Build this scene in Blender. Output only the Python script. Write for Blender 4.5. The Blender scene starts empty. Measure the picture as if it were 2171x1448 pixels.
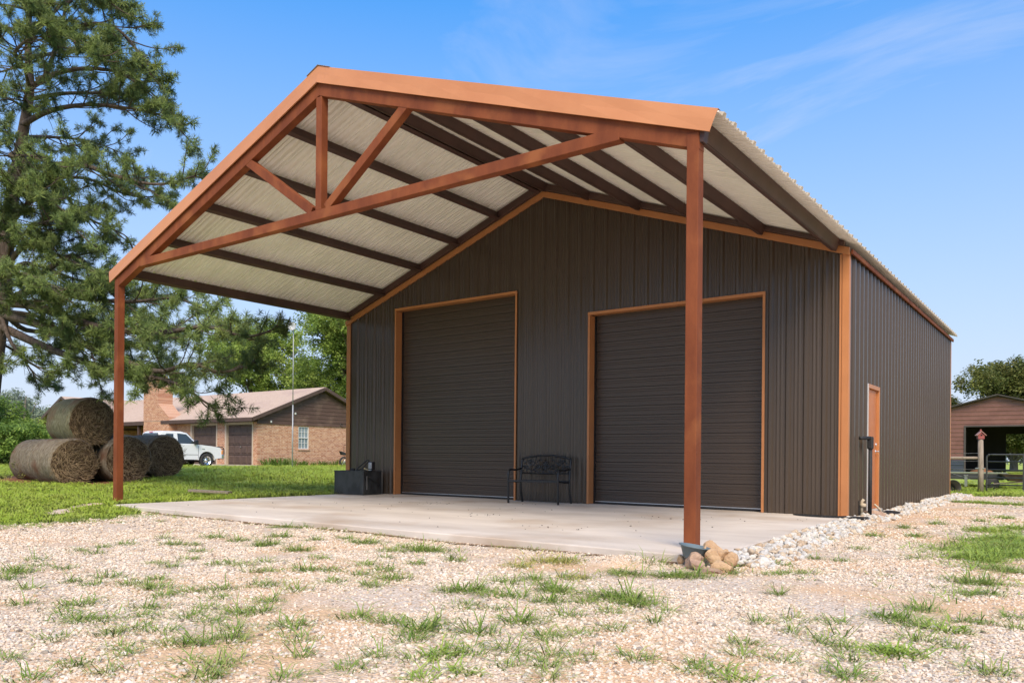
import bpy, bmesh, math, random
import numpy as np
from mathutils import Vector, Matrix, Euler, noise as mnoise

# ------------------------------------------------------------------ camera, world, sun, exposure
sc = bpy.context.scene
COL = sc.collection
R = math.radians
CAM = Vector((14.308, -12.714, .873))
YAW = 0.63655
cd = bpy.data.cameras.new('camera')
cam = bpy.data.objects.new('camera', cd)
COL.objects.link(cam)
cd.sensor_width = 36.0
cd.sensor_fit = 'HORIZONTAL'
cd.lens = 1658.8 / 2171 * 36.0
cd.shift_y = (968.34 - 724) / 2171
cd.clip_end = 3000
cd.clip_start = .05
cam.matrix_world = Matrix.Translation(CAM) @ Matrix.Rotation(YAW, 4, 'Z') @ Matrix.Rotation(R(90), 4, 'X') @ Matrix.Rotation(.00852, 4, 'Z')
sc.camera = cam

SUN_EL, SUN_AZ = R(46), R(-52)      # azimuth measured from +x towards +y: the sun stands in front of the shop, behind the camera
sdir = Vector((math.cos(SUN_EL) * math.cos(SUN_AZ), math.cos(SUN_EL) * math.sin(SUN_AZ), math.sin(SUN_EL)))
w = bpy.data.worlds.new('World')
sc.world = w
w.use_nodes = True
wt = w.node_tree
wt.nodes.clear()
def N(t, typ, **kw):
    n = t.nodes.new(typ)
    for k, v in kw.items():
        setattr(n, k, v)
    return n
wo = N(wt, 'ShaderNodeOutputWorld'); bg = N(wt, 'ShaderNodeBackground')
sky = N(wt, 'ShaderNodeTexSky', sky_type='NISHITA', sun_disc=False, sun_elevation=SUN_EL)
sky.sun_rotation = R(90) - SUN_AZ
sky.air_density = 1.0; sky.dust_density = .6; sky.ozone_density = 2.2; sky.altitude = 100
hsv = N(wt, 'ShaderNodeHueSaturation'); hsv.inputs['Saturation'].default_value = 1.33
wt.links.new(sky.outputs[0], hsv.inputs['Color'])
# thin cirrus: stretched noise on the view direction projected on a high plane
tc = N(wt, 'ShaderNodeTexCoord')
sx = N(wt, 'ShaderNodeSeparateXYZ'); wt.links.new(tc.outputs['Generated'], sx.inputs[0])
zc = N(wt, 'ShaderNodeMath', operation='MAXIMUM'); wt.links.new(sx.outputs[2], zc.inputs[0]); zc.inputs[1].default_value = .0
za = N(wt, 'ShaderNodeMath', operation='ADD'); wt.links.new(zc.outputs[0], za.inputs[0]); za.inputs[1].default_value = .16
dx = N(wt, 'ShaderNodeMath', operation='DIVIDE'); wt.links.new(sx.outputs[0], dx.inputs[0]); wt.links.new(za.outputs[0], dx.inputs[1])
dy = N(wt, 'ShaderNodeMath', operation='DIVIDE'); wt.links.new(sx.outputs[1], dy.inputs[0]); wt.links.new(za.outputs[0], dy.inputs[1])
cx = N(wt, 'ShaderNodeCombineXYZ'); wt.links.new(dx.outputs[0], cx.inputs[0]); wt.links.new(dy.outputs[0], cx.inputs[1])
mp = N(wt, 'ShaderNodeMapping'); mp.inputs['Rotation'].default_value = (0, 0, R(25)); mp.inputs['Scale'].default_value = (.55, 1.5, 1); mp.inputs['Location'].default_value = (9.6, 14.3, 0)
wt.links.new(cx.outputs[0], mp.inputs[0])
nz = N(wt, 'ShaderNodeTexNoise'); nz.inputs['Scale'].default_value = 1.5; nz.inputs['Detail'].default_value = 9; nz.inputs['Roughness'].default_value = .58; nz.inputs['Distortion'].default_value = .7
wt.links.new(mp.outputs[0], nz.inputs['Vector'])
rp = N(wt, 'ShaderNodeMapRange'); rp.inputs[1].default_value = .465; rp.inputs[2].default_value = .68; rp.inputs[3].default_value = 0; rp.inputs[4].default_value = .55
wt.links.new(nz.outputs[0], rp.inputs[0])
# pale milky air low over the horizon
hz = N(wt, 'ShaderNodeMapRange'); hz.inputs[1].default_value = .0; hz.inputs[2].default_value = .50; hz.inputs[3].default_value = .93; hz.inputs[4].default_value = 0
wt.links.new(zc.outputs[0], hz.inputs[0])
mxf = N(wt, 'ShaderNodeMath', operation='MAXIMUM'); wt.links.new(rp.outputs[0], mxf.inputs[0]); wt.links.new(hz.outputs[0], mxf.inputs[1])
mx = N(wt, 'ShaderNodeMix', data_type='RGBA')
lw = N(wt, 'ShaderNodeMapRange'); lw.inputs[1].default_value = .0; lw.inputs[2].default_value = .5; lw.inputs[3].default_value = .40; lw.inputs[4].default_value = 1
wt.links.new(zc.outputs[0], lw.inputs[0]); vs_ = N(wt, 'ShaderNodeVectorMath', operation='SCALE'); wt.links.new(hsv.outputs[0], vs_.inputs[0]); wt.links.new(lw.outputs[0], vs_.inputs['Scale'])
wt.links.new(mxf.outputs[0], mx.inputs['Factor']); wt.links.new(vs_.outputs[0], mx.inputs['A'])
mx.inputs['B'].default_value = (2.25, 2.5, 3.2, 1)
wt.links.new(mx.outputs['Result'], bg.inputs['Color'])
bg.inputs['Strength'].default_value = .097
wt.links.new(bg.outputs[0], wo.inputs[0])

sl = bpy.data.lights.new('sun', 'SUN'); sl.energy = 1.5; sl.angle = R(34); sl.color = (1, .84, .62)
so = bpy.data.objects.new('sun', sl); COL.objects.link(so)
so.rotation_euler = sdir.to_track_quat('Z', 'Y').to_euler(); so.location = (20, -20, 30)
sc.view_settings.view_transform = 'Standard'; sc.view_settings.look = 'None'
sc.view_settings.gamma = 1; sc.view_settings.use_curve_mapping = False
sc.view_settings.exposure = 1.66
sc.cycles.max_bounces = 10; sc.cycles.diffuse_bounces = 6; sc.cycles.glossy_bounces = 3
sc.cycles.use_denoising = True

# ------------------------------------------------------------------ helpers
rng = np.random.default_rng(7)
random.seed(7)

class MB:
    """collects shapes and links them as one mesh object"""
    def __init__(s): s.v = []; s.f = []
    def add(s, vs, fs):
        o = len(s.v); s.v += [tuple(v) for v in vs]; s.f += [tuple(i + o for i in f) for f in fs]; return s
    def box(s, a, b, M=None):
        (x0, y0, z0), (x1, y1, z1) = a, b
        vs = [Vector(p) for p in ((x0,y0,z0),(x1,y0,z0),(x1,y1,z0),(x0,y1,z0),(x0,y0,z1),(x1,y0,z1),(x1,y1,z1),(x0,y1,z1))]
        if M is not None: vs = [M @ v for v in vs]
        return s.add(vs, [(0,3,2,1),(4,5,6,7),(0,1,5,4),(1,2,6,5),(2,3,7,6),(3,0,4,7)])
    def prism(s, poly, axis, a, b):
        """poly: 2-d outline; extruded along axis from a to b"""
        n = len(poly)
        def P(p, t): return {'x': (t, p[0], p[1]), 'y': (p[0], t, p[1]), 'z': (p[0], p[1], t)}[axis]
        return s.add([P(p, a) for p in poly] + [P(p, b) for p in poly],
                     [tuple(range(n))[::-1], tuple(range(n, 2*n))] + [(i, (i+1) % n, n + (i+1) % n, n + i) for i in range(n)])
    def beam(s, p, q, wd, dp, up=(0,0,1), ends=True):
        """rectangular bar from p to q: wd across, dp along 'up'"""
        p, q = Vector(p), Vector(q); d = (q - p).normalized(); u = Vector(up); sd = d.cross(u).normalized(); u = sd.cross(d).normalized()
        vs = []
        for c in (p, q):
            for a, b in ((-1,-1),(1,-1),(1,1),(-1,1)): vs.append(c + sd*a*wd/2 + u*b*dp/2)
        return s.add(vs, [(0,1,2,3),(7,6,5,4)] + [(i, i+4, (i+1) % 4 + 4, (i+1) % 4) for i in range(4)])
    def tube(s, pts, rad, n=8, caps=True):
        pts = [Vector(p) for p in pts]; k = len(pts); rr = rad if hasattr(rad, '__len__') else [rad]*k
        d0 = (pts[1]-pts[0]).normalized(); u = d0.orthogonal().normalized(); vs = []; fs = []
        for i in range(k):
            d = (pts[min(i+1, k-1)] - pts[max(i-1, 0)]).normalized()
            u = (u - d*u.dot(d)).normalized(); v = d.cross(u)
            for j in range(n):
                a = 2*math.pi*j/n; vs.append(pts[i] + (u*math.cos(a) + v*math.sin(a))*rr[i])
        for i in range(k-1):
            for j in range(n): fs.append((i*n+j, i*n+(j+1) % n, (i+1)*n+(j+1) % n, (i+1)*n+j))
        if caps: fs += [tuple(range(n))[::-1], tuple(range((k-1)*n, k*n))]
        return s.add(vs, fs)
    def lathe(s, prof, n=24, M=None):
        vs = []; fs = []; k = len(prof)
        for r_, z_ in prof:
            for j in range(n):
                a = 2*math.pi*j/n; v = Vector((r_*math.cos(a), r_*math.sin(a), z_)); vs.append(M @ v if M is not None else v)
        for i in range(k-1):
            for j in range(n): fs.append((i*n+j, i*n+(j+1) % n, (i+1)*n+(j+1) % n, (i+1)*n+j))
        return s.add(vs, fs)
    def build(s, name, m, parent=None, smooth=False, bevel=0, loc=None):
        me = bpy.data.meshes.new(name); me.from_pydata([tuple(v) for v in s.v], [], s.f)
        if smooth: me.polygons.foreach_set('use_smooth', [True]*len(me.polygons))
        me.materials.append(m)
        o = bpy.data.objects.new(name, me); COL.objects.link(o)
        if parent: o.parent = parent
        if loc is not None: o.location = loc
        if bevel:
            b = o.modifiers.new('bevel', 'BEVEL'); b.width = bevel; b.segments = 2; b.limit_method = 'ANGLE'; b.angle_limit = R(40)
        return o
    def recalc(s):
        bm = bmesh.new(); vv = [bm.verts.new(v) for v in s.v]
        for f in s.f:
            try: bm.faces.new([vv[i] for i in f])
            except ValueError: pass
        bmesh.ops.recalc_face_normals(bm, faces=bm.faces)
        bm.verts.index_update()
        s.v = [v.co[:] for v in bm.verts]; s.f = [tuple(v.index for v in f.verts) for f in bm.faces]; bm.free(); return s

def tag(o, label=None, cat=None, group=None, kind=None):
    if label: o['label'] = label
    if cat: o['category'] = cat
    if group: o['group'] = group
    if kind: o['kind'] = kind
    return o
def thing(name, label, cat, loc=(0,0,0), rz=0, group=None):
    o = bpy.data.objects.new(name, None); COL.objects.link(o); o.location = loc; o.rotation_euler = (0, 0, rz); o.empty_display_size = .2
    return tag(o, label, cat, group)
def share(o, loc, parent=None, rot=None, scale=None):
    c = o.copy(); COL.objects.link(c); c.location = loc
    if parent: c.parent = parent
    if rot is not None: c.rotation_euler = rot
    if scale is not None: c.scale = scale
    return c

# ------------------------------------------------------------------ materials
def pmat(name, c1, c2=None, scale=3., rough=.6, bump=0., bscale=None, metallic=0., stretch=(1,1,1), detail=6, c3=None, s3=.5, spec=.5, lo=.35, hi=.65, rvar=0., coord='world', dist=0.):
    m = bpy.data.materials.new(name); m.use_nodes = True; t = m.node_tree; b = t.nodes['Principled BSDF']
    b.inputs['Roughness'].default_value = rough; b.inputs['Metallic'].default_value = metallic; b.inputs['Specular IOR Level'].default_value = spec
    c2 = c2 or c1
    if coord == 'world':
        g = N(t, 'ShaderNodeNewGeometry'); src = g.outputs['Position']
    else:
        g = N(t, 'ShaderNodeTexCoord'); src = g.outputs['Object']
    mp = N(t, 'ShaderNodeMapping'); mp.inputs['Scale'].default_value = stretch; t.links.new(src, mp.inputs[0])
    nz = N(t, 'ShaderNodeTexNoise'); nz.inputs['Scale'].default_value = scale; nz.inputs['Detail'].default_value = detail; nz.inputs['Roughness'].default_value = .6; nz.inputs['Distortion'].default_value = dist
    t.links.new(mp.outputs[0], nz.inputs['Vector'])
    mr = N(t, 'ShaderNodeMapRange'); mr.inputs[1].default_value = lo; mr.inputs[2].default_value = hi; t.links.new(nz.outputs[0], mr.inputs[0])
    mx = N(t, 'ShaderNodeMix', data_type='RGBA'); mx.inputs['A'].default_value = (*c1, 1); mx.inputs['B'].default_value = (*c2, 1)
    t.links.new(mr.outputs[0], mx.inputs['Factor']); out = mx.outputs['Result']
    if c3:
        n3 = N(t, 'ShaderNodeTexNoise'); n3.inputs['Scale'].default_value = s3; n3.inputs['Detail'].default_value = 5; t.links.new(src, n3.inputs['Vector'])
        m3 = N(t, 'ShaderNodeMapRange'); m3.inputs[1].default_value = .52; m3.inputs[2].default_value = .72; t.links.new(n3.outputs[0], m3.inputs[0])
        x3 = N(t, 'ShaderNodeMix', data_type='RGBA'); t.links.new(m3.outputs[0], x3.inputs['Factor']); t.links.new(out, x3.inputs['A']); x3.inputs['B'].default_value = (*c3, 1); out = x3.outputs['Result']
    t.links.new(out, b.inputs['Base Color'])
    if rvar:
        rr = N(t, 'ShaderNodeMapRange'); rr.inputs[1].default_value = .3; rr.inputs[2].default_value = .7; rr.inputs[3].default_value = rough - rvar; rr.inputs[4].default_value = rough + rvar
        t.links.new(nz.outputs[0], rr.inputs[0]); t.links.new(rr.outputs[0], b.inputs['Roughness'])
    if bump:
        bn = N(t, 'ShaderNodeTexNoise'); bn.inputs['Scale'].default_value = bscale or scale*4; bn.inputs['Detail'].default_value = 5; t.links.new(mp.outputs[0], bn.inputs['Vector'])
        bp = N(t, 'ShaderNodeBump'); bp.inputs['Strength'].default_value = bump; bp.inputs['Distance'].default_value = .02; t.links.new(bn.outputs[0], bp.inputs['Height']); t.links.new(bp.outputs[0], b.inputs['Normal'])
    return m
def rand_mat(name, cols, rough=.8, nscale=30., namt=.25, spec=.3, trans=0., bump=0., lift=0.):
    """colour picked per instance / object, with fine mottling"""
    m = bpy.data.materials.new(name); m.use_nodes = True; t = m.node_tree; b = t.nodes['Principled BSDF']
    b.inputs['Roughness'].default_value = rough; b.inputs['Specular IOR Level'].default_value = spec
    oi = N(t, 'ShaderNodeObjectInfo'); cr = N(t, 'ShaderNodeValToRGB'); e = cr.color_ramp.elements
    while len(e) < len(cols): e.new(.5)
    for i, c in enumerate(cols): e[i].position = i / max(1, len(cols)-1); e[i].color = (*c, 1)
    t.links.new(oi.outputs['Random'], cr.inputs[0])
    tcn = N(t, 'ShaderNodeTexCoord'); nz = N(t, 'ShaderNodeTexNoise'); nz.inputs['Scale'].default_value = nscale; nz.inputs['Detail'].default_value = 4; t.links.new(tcn.outputs['Object'], nz.inputs['Vector'])
    mr = N(t, 'ShaderNodeMapRange'); mr.inputs[1].default_value = .3; mr.inputs[2].default_value = .7; mr.inputs[3].default_value = 1-namt; mr.inputs[4].default_value = 1+namt; t.links.new(nz.outputs[0], mr.inputs[0])
    mu = N(t, 'ShaderNodeVectorMath', operation='SCALE'); t.links.new(cr.outputs[0], mu.inputs[0]); t.links.new(mr.outputs[0], mu.inputs['Scale'])
    t.links.new(mu.outputs[0], b.inputs['Base Color'])
    if bump:
        bp = N(t, 'ShaderNodeBump'); bp.inputs['Strength'].default_value = bump; bp.inputs['Distance'].default_value = .01; t.links.new(nz.outputs[0], bp.inputs['Height']); t.links.new(bp.outputs[0], b.inputs['Normal'])
    if lift:      # thin blades scatter light among themselves: shade them partly as the turf they form
        gn = N(t, 'ShaderNodeNewGeometry'); vm = N(t, 'ShaderNodeMix', data_type='VECTOR'); vm.inputs['Factor'].default_value = lift; t.links.new(gn.outputs['Normal'], vm.inputs['A']); vm.inputs['B'].default_value = (0,0,1)
        nn = N(t, 'ShaderNodeVectorMath', operation='NORMALIZE'); t.links.new(vm.outputs['Result'], nn.inputs[0]); t.links.new(nn.outputs[0], b.inputs['Normal'])
    if trans:
        tr = N(t, 'ShaderNodeBsdfTranslucent'); t.links.new(mu.outputs[0], tr.inputs['Color']); ms = N(t, 'ShaderNodeMixShader'); ms.inputs[0].default_value = trans
        t.links.new(b.outputs[0], ms.inputs[1]); t.links.new(tr.outputs[0], ms.inputs[2]); t.links.new(ms.outputs[0], t.nodes['Material Output'].inputs[0])
    return m

M = {}
M['wall'] = pmat('dark_brown_wall_steel', (.061,.0425,.0285), (.067,.047,.0315), .6, .30, stretch=(1,1,.5), rvar=.02, spec=.55)
M['door'] = pmat('dark_brown_door_steel', (.054,.0365,.0245), (.060,.040,.027), .8, .40, stretch=(.5,1,1), rvar=.02)
M['copper'] = pmat('copper_trim', (.43,.175,.065), (.49,.205,.078), 1.5, .42, bump=.04, bscale=8, rvar=.05, spec=.35)
M['fascia'] = pmat('copper_fascia', (.46,.190,.080), (.53,.235,.105), .8, .45, bump=.08, bscale=2.2, rvar=.06, spec=.3)
M['rust'] = pmat('rusty_red_steel', (.145,.040,.016), (.22,.064,.023), 4, .7, bump=.15, bscale=60, stretch=(1,1,.35), c3=(.27,.092,.032), s3=2.3, spec=.2)
M['primer'] = pmat('red_oxide_purlin', (.060,.030,.023), (.085,.042,.032), 2.5, .6, bump=.05, bscale=30)
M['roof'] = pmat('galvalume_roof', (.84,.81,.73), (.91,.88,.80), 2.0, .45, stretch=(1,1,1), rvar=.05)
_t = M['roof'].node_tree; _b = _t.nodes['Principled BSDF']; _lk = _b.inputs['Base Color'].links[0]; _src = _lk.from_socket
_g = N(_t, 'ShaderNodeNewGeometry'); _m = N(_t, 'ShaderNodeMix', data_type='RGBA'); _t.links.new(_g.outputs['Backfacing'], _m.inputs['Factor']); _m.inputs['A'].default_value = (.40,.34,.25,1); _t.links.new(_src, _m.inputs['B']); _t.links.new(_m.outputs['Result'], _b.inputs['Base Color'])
M['black_rubber'] = pmat('black_rubber', (.012,.012,.013), (.022,.022,.023), 20, .7, bump=.2, bscale=90)
M['alu'] = pmat('bare_aluminium', (.62,.62,.62), (.7,.7,.7), 8, .35, metallic=.9)
M['black_metal'] = pmat('black_painted_metal', (.010,.010,.011), (.016,.016,.017), 15, .42)
M['dark_void'] = pmat('dark_interior', (.01,.01,.01), None, 1, .9)

# ------------------------------------------------------------------ instance scatter for uncountable stuff
def proto_collection(name, objs):
    c = bpy.data.collections.new(name)
    for o in objs: c.objects.link(o)
    return c
def proto(name, vs, fs, m, smooth=False):
    me = bpy.data.meshes.new(name); me.from_pydata([tuple(v) for v in vs], [], fs); me.materials.append(m)
    if smooth: me.polygons.foreach_set('use_smooth', [True]*len(me.polygons))
    return bpy.data.objects.new(name, me)
def scatter(name, pts, rots, scl, idx, coll, parent=None):
    n = len(pts); me = bpy.data.meshes.new(name); me.vertices.add(n)
    me.vertices.foreach_set('co', np.asarray(pts, np.float32).ravel())
    for nm, typ, key, arr in (('rot','FLOAT_VECTOR','vector',rots), ('scl','FLOAT_VECTOR','vector',scl), ('idx','INT','value',idx)):
        a = me.attributes.new(nm, typ, 'POINT'); a.data.foreach_set(key, np.asarray(arr, np.int32 if typ == 'INT' else np.float32).ravel())
    o = bpy.data.objects.new(name, me); COL.objects.link(o)
    if parent: o.parent = parent
    g = bpy.data.node_groups.new(name + '_scatter', 'GeometryNodeTree')
    g.interface.new_socket('Geometry', in_out='INPUT', socket_type='NodeSocketGeometry'); g.interface.new_socket('Geometry', in_out='OUTPUT', socket_type='NodeSocketGeometry')
    gi, go = N(g, 'NodeGroupInput'), N(g, 'NodeGroupOutput'); ip = N(g, 'GeometryNodeInstanceOnPoints'); ci = N(g, 'GeometryNodeCollectionInfo')
    ci.inputs['Collection'].default_value = coll; ci.inputs['Separate Children'].default_value = True; ci.inputs['Reset Children'].default_value = True
    def na(nm, ty):
        q = N(g, 'GeometryNodeInputNamedAttribute', data_type=ty); q.inputs[0].default_value = nm; return q.outputs[0]
    e2r = N(g, 'FunctionNodeEulerToRotation'); L = g.links
    L.new(na('rot','FLOAT_VECTOR'), e2r.inputs[0]); L.new(gi.outputs[0], ip.inputs['Points']); L.new(ci.outputs[0], ip.inputs['Instance'])
    ip.inputs['Pick Instance'].default_value = True; L.new(na('idx','INT'), ip.inputs['Instance Index']); L.new(e2r.outputs[0], ip.inputs['Rotation']); L.new(na('scl','FLOAT_VECTOR'), ip.inputs['Scale'])
    L.new(ip.outputs[0], go.inputs[0])
    md = o.modifiers.new('scatter', 'NODES'); md.node_group = g
    return o
CR = np.array([math.cos(YAW), math.sin(YAW)]); CF = np.array([-math.sin(YAW), math.cos(YAW)]); CP = np.array([CAM.x, CAM.y])
def depth_side(xy):
    d = np.asarray(xy) - CP; z = d @ CF; return z, (d @ CR) / np.maximum(z, 1e-3)
# ------------------------------------------------------------------ ground
W, L = 11.30, 10.9
def sstep(a, b, x):
    t = np.clip((np.asarray(x, float) - a) / (b - a), 0, 1); return t*t*(3-2*t)
def gz(x, y):
    x = np.asarray(x, float); y = np.asarray(y, float)
    s = -.82*(x-2) + .57*(y+6)
    left = np.interp(s, [-50, 0, 1.8, 7, 9, 9.9, 11, 16, 31, 600], [-.08, -.07, -.015, .03, .06, .11, .16, .19, .2, .3])
    right = np.interp(y, [-50, 14, 37, 600], [-.085, -.085, .09, .3])
    k = sstep(5, 0, x)
    return left*k + right*(1-k) + .012*np.sin(x*1.7+y*.6)*np.sin(y*1.3-x*.4)
def sheet(name, xs, ys, m, dz=0., keep=None):
    X, Y = np.meshgrid(xs, ys); Z = gz(X, Y) + dz; nx, ny = len(xs), len(ys)
    vs = np.stack([X.ravel(), Y.ravel(), Z.ravel()], 1)
    fs = [(j*nx+i, j*nx+i+1, (j+1)*nx+i+1, (j+1)*nx+i) for j in range(ny-1) for i in range(nx-1) if keep is None or keep((xs[i]+xs[i+1])/2, (ys[j]+ys[j+1])/2)]
    me = bpy.data.meshes.new(name); me.from_pydata(vs.tolist(), [], fs); me.materials.append(m); me.polygons.foreach_set('use_smooth', [True]*len(me.polygons))
    o = bpy.data.objects.new(name, me); COL.objects.link(o); o['kind'] = 'structure'; return o
M['lawn'] = pmat('lawn_soil_and_grass', (.28,.36,.07), (.36,.43,.09), 1.1, .9, bump=.6, bscale=26, c3=(.44,.44,.15), s3=.22, spec=.1)
far = np.array([-900, -500, -300, -200, -140, -100])
xs = np.concatenate([far, np.arange(-70, 40.1, .8), [50, 70, 100, 160, 300, 600, 900]])
ys = np.concatenate([[-200, -120, -80, -55], np.arange(-40, 60.1, .8), [70, 90, 120, 180, 300, 600, 1200]])
sheet('lawn', xs, ys, M['lawn'], -.012)

# gravel: outline in plan, built as a cut grid with a ragged edge
GP = [(2.2,-5.6),(11.3,-5.6),(11.3,11.6),(12.3,12.2),(14.5,12.6),(18,11.5),(26,9),(40,8),(40,-40),(-20,-40),(-20,-15),(-8,-12.5),(.6,-10.6),(3.0,-8.7),(2.75,-7.2),(2.3,-6.3)]
def in_poly(x, y, P=GP):
    x = np.asarray(x, float); y = np.asarray(y, float); c = np.zeros(np.broadcast(x, y).shape, bool)
    for (x1, y1), (x2, y2) in zip(P, P[1:] + P[:1]):
        if y1 != y2: c ^= ((y1 > y) != (y2 > y)) & (x < (x2-x1)*(y-y1)/(y2-y1) + x1)
    return c
def wob(x, y): return .16*np.sin(x*3.1+y*1.1)*np.cos(y*2.7-x*.8) + .1*np.sin(x*7.3-y*5.9), .16*np.cos(x*2.3-y*2.9) + .1*np.sin(y*8.1+x*3.7)
def on_gravel(x, y):
    a, b = wob(np.asarray(x, float), np.asarray(y, float)); return in_poly(np.asarray(x)+a, np.asarray(y)+b)
# pebbly material: two cell sizes, pinkish tan stones with pale and grey ones, dusty sand between
m = bpy.data.materials.new('pea_gravel'); m.use_nodes = True; t = m.node_tree; b = t.nodes['Principled BSDF']; b.inputs['Roughness'].default_value = .9; b.inputs['Specular IOR Level'].default_value = .15
g = N(t, 'ShaderNodeNewGeometry'); vo = N(t, 'ShaderNodeTexVoronoi'); vo.inputs['Scale'].default_value = 58; t.links.new(g.outputs['Position'], vo.inputs['Vector'])
cr = N(t, 'ShaderNodeValToRGB'); e = cr.color_ramp.elements
cols = [(0,(.34,.24,.16)),(.18,(.57,.44,.32)),(.4,(.69,.57,.46)),(.6,(.62,.48,.36)),(.8,(.74,.64,.54)),(1,(.44,.41,.36))]
while len(e) < len(cols): e.new(.5)
for i, (p, c) in enumerate(cols): e[i].position = p; e[i].color = (*c, 1)
sv = N(t, 'ShaderNodeSeparateColor'); t.links.new(vo.outputs['Color'], sv.inputs[0]); t.links.new(sv.outputs[0], cr.inputs[0])
ns = N(t, 'ShaderNodeTexNoise'); ns.inputs['Scale'].default_value = .7; ns.inputs['Detail'].default_value = 6; t.links.new(g.outputs['Position'], ns.inputs['Vector'])
nr = N(t, 'ShaderNodeMapRange'); nr.inputs[1].default_value = .46; nr.inputs[2].default_value = .62; nr.inputs[4].default_value = .88; t.links.new(ns.outputs[0], nr.inputs[0])
mx = N(t, 'ShaderNodeMix', data_type='RGBA'); t.links.new(nr.outputs[0], mx.inputs['Factor']); t.links.new(cr.outputs[0], mx.inputs['A']); mx.inputs['B'].default_value = (.66,.44,.26,1)
t.links.new(mx.outputs['Result'], b.inputs['Base Color'])
bp = N(t, 'ShaderNodeBump'); bp.invert = True; bp.inputs['Strength'].default_value = .9; bp.inputs['Distance'].default_value = .012; t.links.new(vo.outputs['Distance'], bp.inputs['Height']); t.links.new(bp.outputs[0], b.inputs['Normal'])
M['gravel'] = m
xs = np.concatenate([np.arange(-20, 1, .5), np.arange(1, 20, .12), np.arange(20, 40.1, .7)])
ys = np.concatenate([np.arange(-40, -13, .7), np.arange(-13, 14, .12)])
XX, YY = np.meshgrid((xs[:-1]+xs[1:])/2, (ys[:-1]+ys[1:])/2); KP = on_gravel(XX, YY)
ix = {round(float(v), 4): i for i, v in enumerate((xs[:-1]+xs[1:])/2)}; iy = {round(float(v), 4): i for i, v in enumerate((ys[:-1]+ys[1:])/2)}
sheet('gravel_drive', xs, ys, M['gravel'], .004, keep=lambda x, y: KP[iy[round(float(y), 4)], ix[round(float(x), 4)]])
# short stretch of gravel showing beyond the grass strip on the left
xs2 = np.arange(-9, 1.6, .1); ys2 = np.arange(-9.0, -4.0, .1)
PA, PBb = np.array((1.45,-7.15)), np.array((.05,-5.95)); PD = (PBb-PA)/np.linalg.norm(PBb-PA)
def on_patch(x, y):
    qx, qy = np.asarray(x)-PA[0], np.asarray(y)-PA[1]; v = qx*PD[0] + qy*PD[1]; u = qx*PD[1] - qy*PD[0]
    return (np.abs(u + .08*np.sin(v*2.3)) < .11 + .05*np.sin(v*5)) & (v > -2.5) & (v < 1.9)
sheet('gravel_path', xs2, ys2, M['gravel'], .012, keep=lambda x, y: bool(on_patch(x, y)))
# bare red soil beside and under the bales
M['soil'] = pmat('bare_red_soil', (.16,.075,.04), (.24,.12,.07), 3, .95, bump=.5, bscale=30, spec=.1)
xs3 = np.arange(-13.5, -4.5, .15); ys3 = np.arange(-5.5, 1.5, .15)
sheet('bare_soil', xs3, ys3, M['soil'], .004, keep=lambda x, y: (x+8.9)**2/3.0**2 + (y+2.3)**2/2.1**2 + .25*math.sin(x*3+y*2) < 1)
# damp soil bared along the front edge of the slab
xs4 = np.arange(2.0, 11.3, .06); ys4 = np.arange(-6.35, -5.9, .03)
M['edge_soil'] = pmat('slab_edge_soil', (.15,.095,.055), (.27,.18,.11), 9, .95, bump=.6, bscale=40, spec=.1)
def soil_keep(x, y):
    d = -6.0 - .007*(x-.86) - y; return d < .10 + .10*mnoise.noise(Vector((x*2.1, 3, 1))) + .05*mnoise.noise(Vector((x*9, y*9, 1)))
sheet('soil_edge', xs4, ys4, M['edge_soil'], .012, keep=soil_keep)
# house driveway in front of the garage
M['conc_far'] = pmat('old_concrete', (.40,.36,.31), (.48,.44,.38), 1.2, .9)
sheet('driveway', np.arange(-30, -22.4, .5), np.arange(6.5, 13.6, .5), M['conc_far'], .012)

# concrete slab
m = pmat('concrete_slab', (.53,.465,.40), (.66,.59,.515), 1.1, .75, bump=.12, bscale=70, stretch=(.45,1.6,1), c3=(.45,.355,.27), s3=.6, rvar=.12, spec=.35)
slab = MB().prism([(.62,.15),(.86,-6.0),(11.585,-6.075),(11.33,.15)], 'z', -.22, 0).recalc().build('concrete_slab', m, bevel=.012); slab['kind'] = 'structure'
fl = MB().box((.02,.02,-.2),(W-.02,L-.02,-.004)).build('shop_floor', m); fl['kind'] = 'structure'

# ------------------------------------------------------------------ the metal building with its open canopy
B = thing('metal_building', 'dark brown metal shop building with copper trim and open front canopy on rusty steel posts', 'building', (0,0,0))
PER = .2797; RX0 = 0.055
def rake(x): return 4.085 + (6.08-4.085)*x/5.65 if x <= 5.65 else 6.08 + (4.125-6.08)*(x-5.65)/(W-5.65)
def rib_profile(a, b, off=0.):
    """(s, out) points along a wall sheet from a to b: a trapezoid rib every PER with two low swells between"""
    pts = [(a, 0)]; k0 = math.floor((a-off)/PER) - 1
    for k in range(k0, int((b-a)/PER) + k0 + 4):
        c = off + k*PER
        if off == RX0 and (c < .19 or c > W-.19) or off != RX0 and (c < .11 or c > L-.11): continue
        for ds, h in ((-.048,0),(-.020,.034),(.020,.034),(.048,0),(.088,0),(.100,.008),(.118,.008),(.130,0),(.150,0),(.162,.008),(.180,.008),(.192,0)):
            if a + 1e-4 < c+ds < b - 1e-4: pts.append((c+ds, h))
    pts.append((b, 0)); return sorted(pts)
D1, D2 = (1.60, 5.02, 4.195), (6.69, 10.03, 3.59)
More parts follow.
